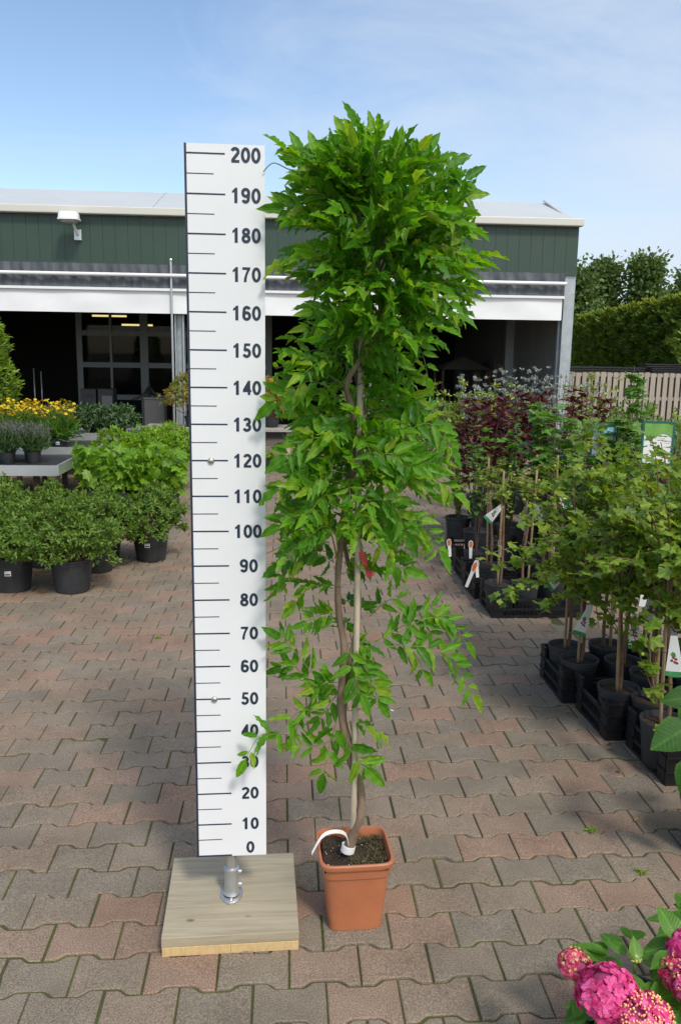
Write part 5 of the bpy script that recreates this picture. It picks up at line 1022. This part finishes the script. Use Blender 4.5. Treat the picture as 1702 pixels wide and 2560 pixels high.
for (px, py, Y, dx, dy, dz, l) in ((1562, 1655, 2.52, -.9, -.25, -.35, .15), (1575, 1730, 2.45, -.35, -.35, -.8, .13), (1575, 1590, 2.6, -.8, -.1, .05, .11), (1566, 1600, 2.55, -.2, -.4, -.9, .10), (1590, 1690, 2.5, -.3, -.5, -.7, .14), (1600, 1600, 2.6, -.1, -.3, .6, .12), (1600, 1780, 2.5, -.2, -.5, -.8, .13), (1610, 1640, 2.65, .4, -.5, .2, .13), (1600, 1700, 2.7, .6, .2, -.2, .13)):
    p = A(px+24, py+18, Y)-np.array([1.52, 2.62, 0]); P.append(p); D.append((dx, dy, dz)); Nn.append((-.25, -.75, .6)); L.append(l); sm.tube(spline([(0, 0, .17), p*[.5, .5, .8]+[.02, .02, 0], p], 8), np.linspace(.006, .002, 8), 5, False)
L = np.array(L); MB().leaves(BIG, np.array(P), np.array(D, float), np.array(Nn), L, L*.78).build('foliage', M['lind'], lb); sm.build('stems', M['green'], lb)

for x, y, z_, sc_, lab in ((1.74, 2.30, 2.1, 1.35, 'second large-leaved plant, added outside the right edge for its shade, nearer the hydrangeas'), (1.98, 2.72, 4.0, 1.5, 'taller large-leaved plant, added outside the right edge for its shade, behind the others')): dup(lb, (x, y, 0), z_, sc_, lab, 'large-leaved plants at the right edge')  # out-of-frame plants, added to shade the right-hand paving and crates
tag(lb, group='large-leaved plants at the right edge')
dup(c0_crate, (2.48, 3.62, 0), .02, 1., 'black crate added out of view right of the near group, under the shading gooseberries')  # unseen crate, added along with the shading gooseberries below
for k, (x, y, rz_, s_) in enumerate(((2.30, 3.55, 1.9, 1.05), (2.52, 3.68, 3.2, 1.08), (2.15, 3.22, 4.6, 1.06), (2.4, 3.2, .6, 1.05))):  # unseen gooseberries, added to darken the ground under the near crowns
    dup((g1, g3)[k % 2], (x, y, .02), rz_, s_, ('gooseberry standard added for shade outside the right edge, behind the closest crate', 'gooseberry standard added for shade in the unseen right end crate, back corner', 'gooseberry standard added for shade outside the right edge, beyond the closest crate', 'gooseberry standard added for shade, rightmost of the near group, beyond the edge')[k])

# ------------------------------------------------------------------ litter on the paving
petal = mat('white_petal', (.75, .74, .7), .6); dry = leafmat('dry_leaf', [(.22, .09, .03), (.32, .2, .08), (.12, .06, .03)], .1, .8)
for px, py, s, lab in ((900, 1637, .016, 'white petal lying on the paving right of the climber'), (1240, 1420, .02, 'white scrap lying in front of the far crate')):
    g = G(px, py, .003); MB().leaves(OV, np.array([g]), np.array([[1., .2, .05]]), np.array([[.1, -.2, 1.]]), s, s*.6).leaves(OV, np.array([g+[.004, .003, .002]]), np.array([[-.6, .7, .1]]), np.array([[0, -.3, 1.]]), s*.7, s*.5).build('fallen_petal', petal); tag(bpy.data.objects[-1] if False else [o for o in COL.objects if o.name.startswith('fallen_petal')][-1], lab, 'petal', 'white petals on the paving')
for k, (px, py, lab) in enumerate(((1395, 1725, 'brown dry leaf on the paving beside the middle near crate'), (1430, 1780, 'dry leaf on the paving left of the nearest crate, lower one'), (1470, 1885, 'brown dry leaf low on the paving near the right edge'), (1300, 1640, 'dry leaf at the foot of the farthest near crate'), (1372, 1672, 'dry leaf against the side of the middle near crate'), (1350, 1618, 'dry leaf between the two near crates'), (1460, 1760, 'dry leaf close against the nearest crate'))):
    g = G(px, py, .004); a = k*1.9; o = MB().leaves(LAN, np.array([g]), np.array([[math.cos(a), math.sin(a), .1]]), np.array([[.2, -.2, 1.]]), .035, .014).build('dry_leaf', dry); tag(o, lab, 'leaf', 'dry leaves on the paving')
for k, (px, py, lab) in enumerate(((1360, 1912, 'small green weed in a paving joint right of the terracotta pot'), (363, 1468, 'tiny weed in a paving joint left of the measuring board'), (1475, 2010, 'small weed in a paving joint at the right'))):
    g = G(px, py, .002); n = 14; a = rng.uniform(0, 6.28, n); P = np.tile(g, (n, 1))+rng.normal(0, .006, (n, 3))*[1, 1, .1]; o = MB().leaves(OV, P, np.c_[np.cos(a), np.sin(a), rng.uniform(.1, .7, n)], rdir(n, .5, 1), .02, .008).build('paving_weed', M['lime']); tag(o, lab, 'weed', 'weeds in the paving joints')
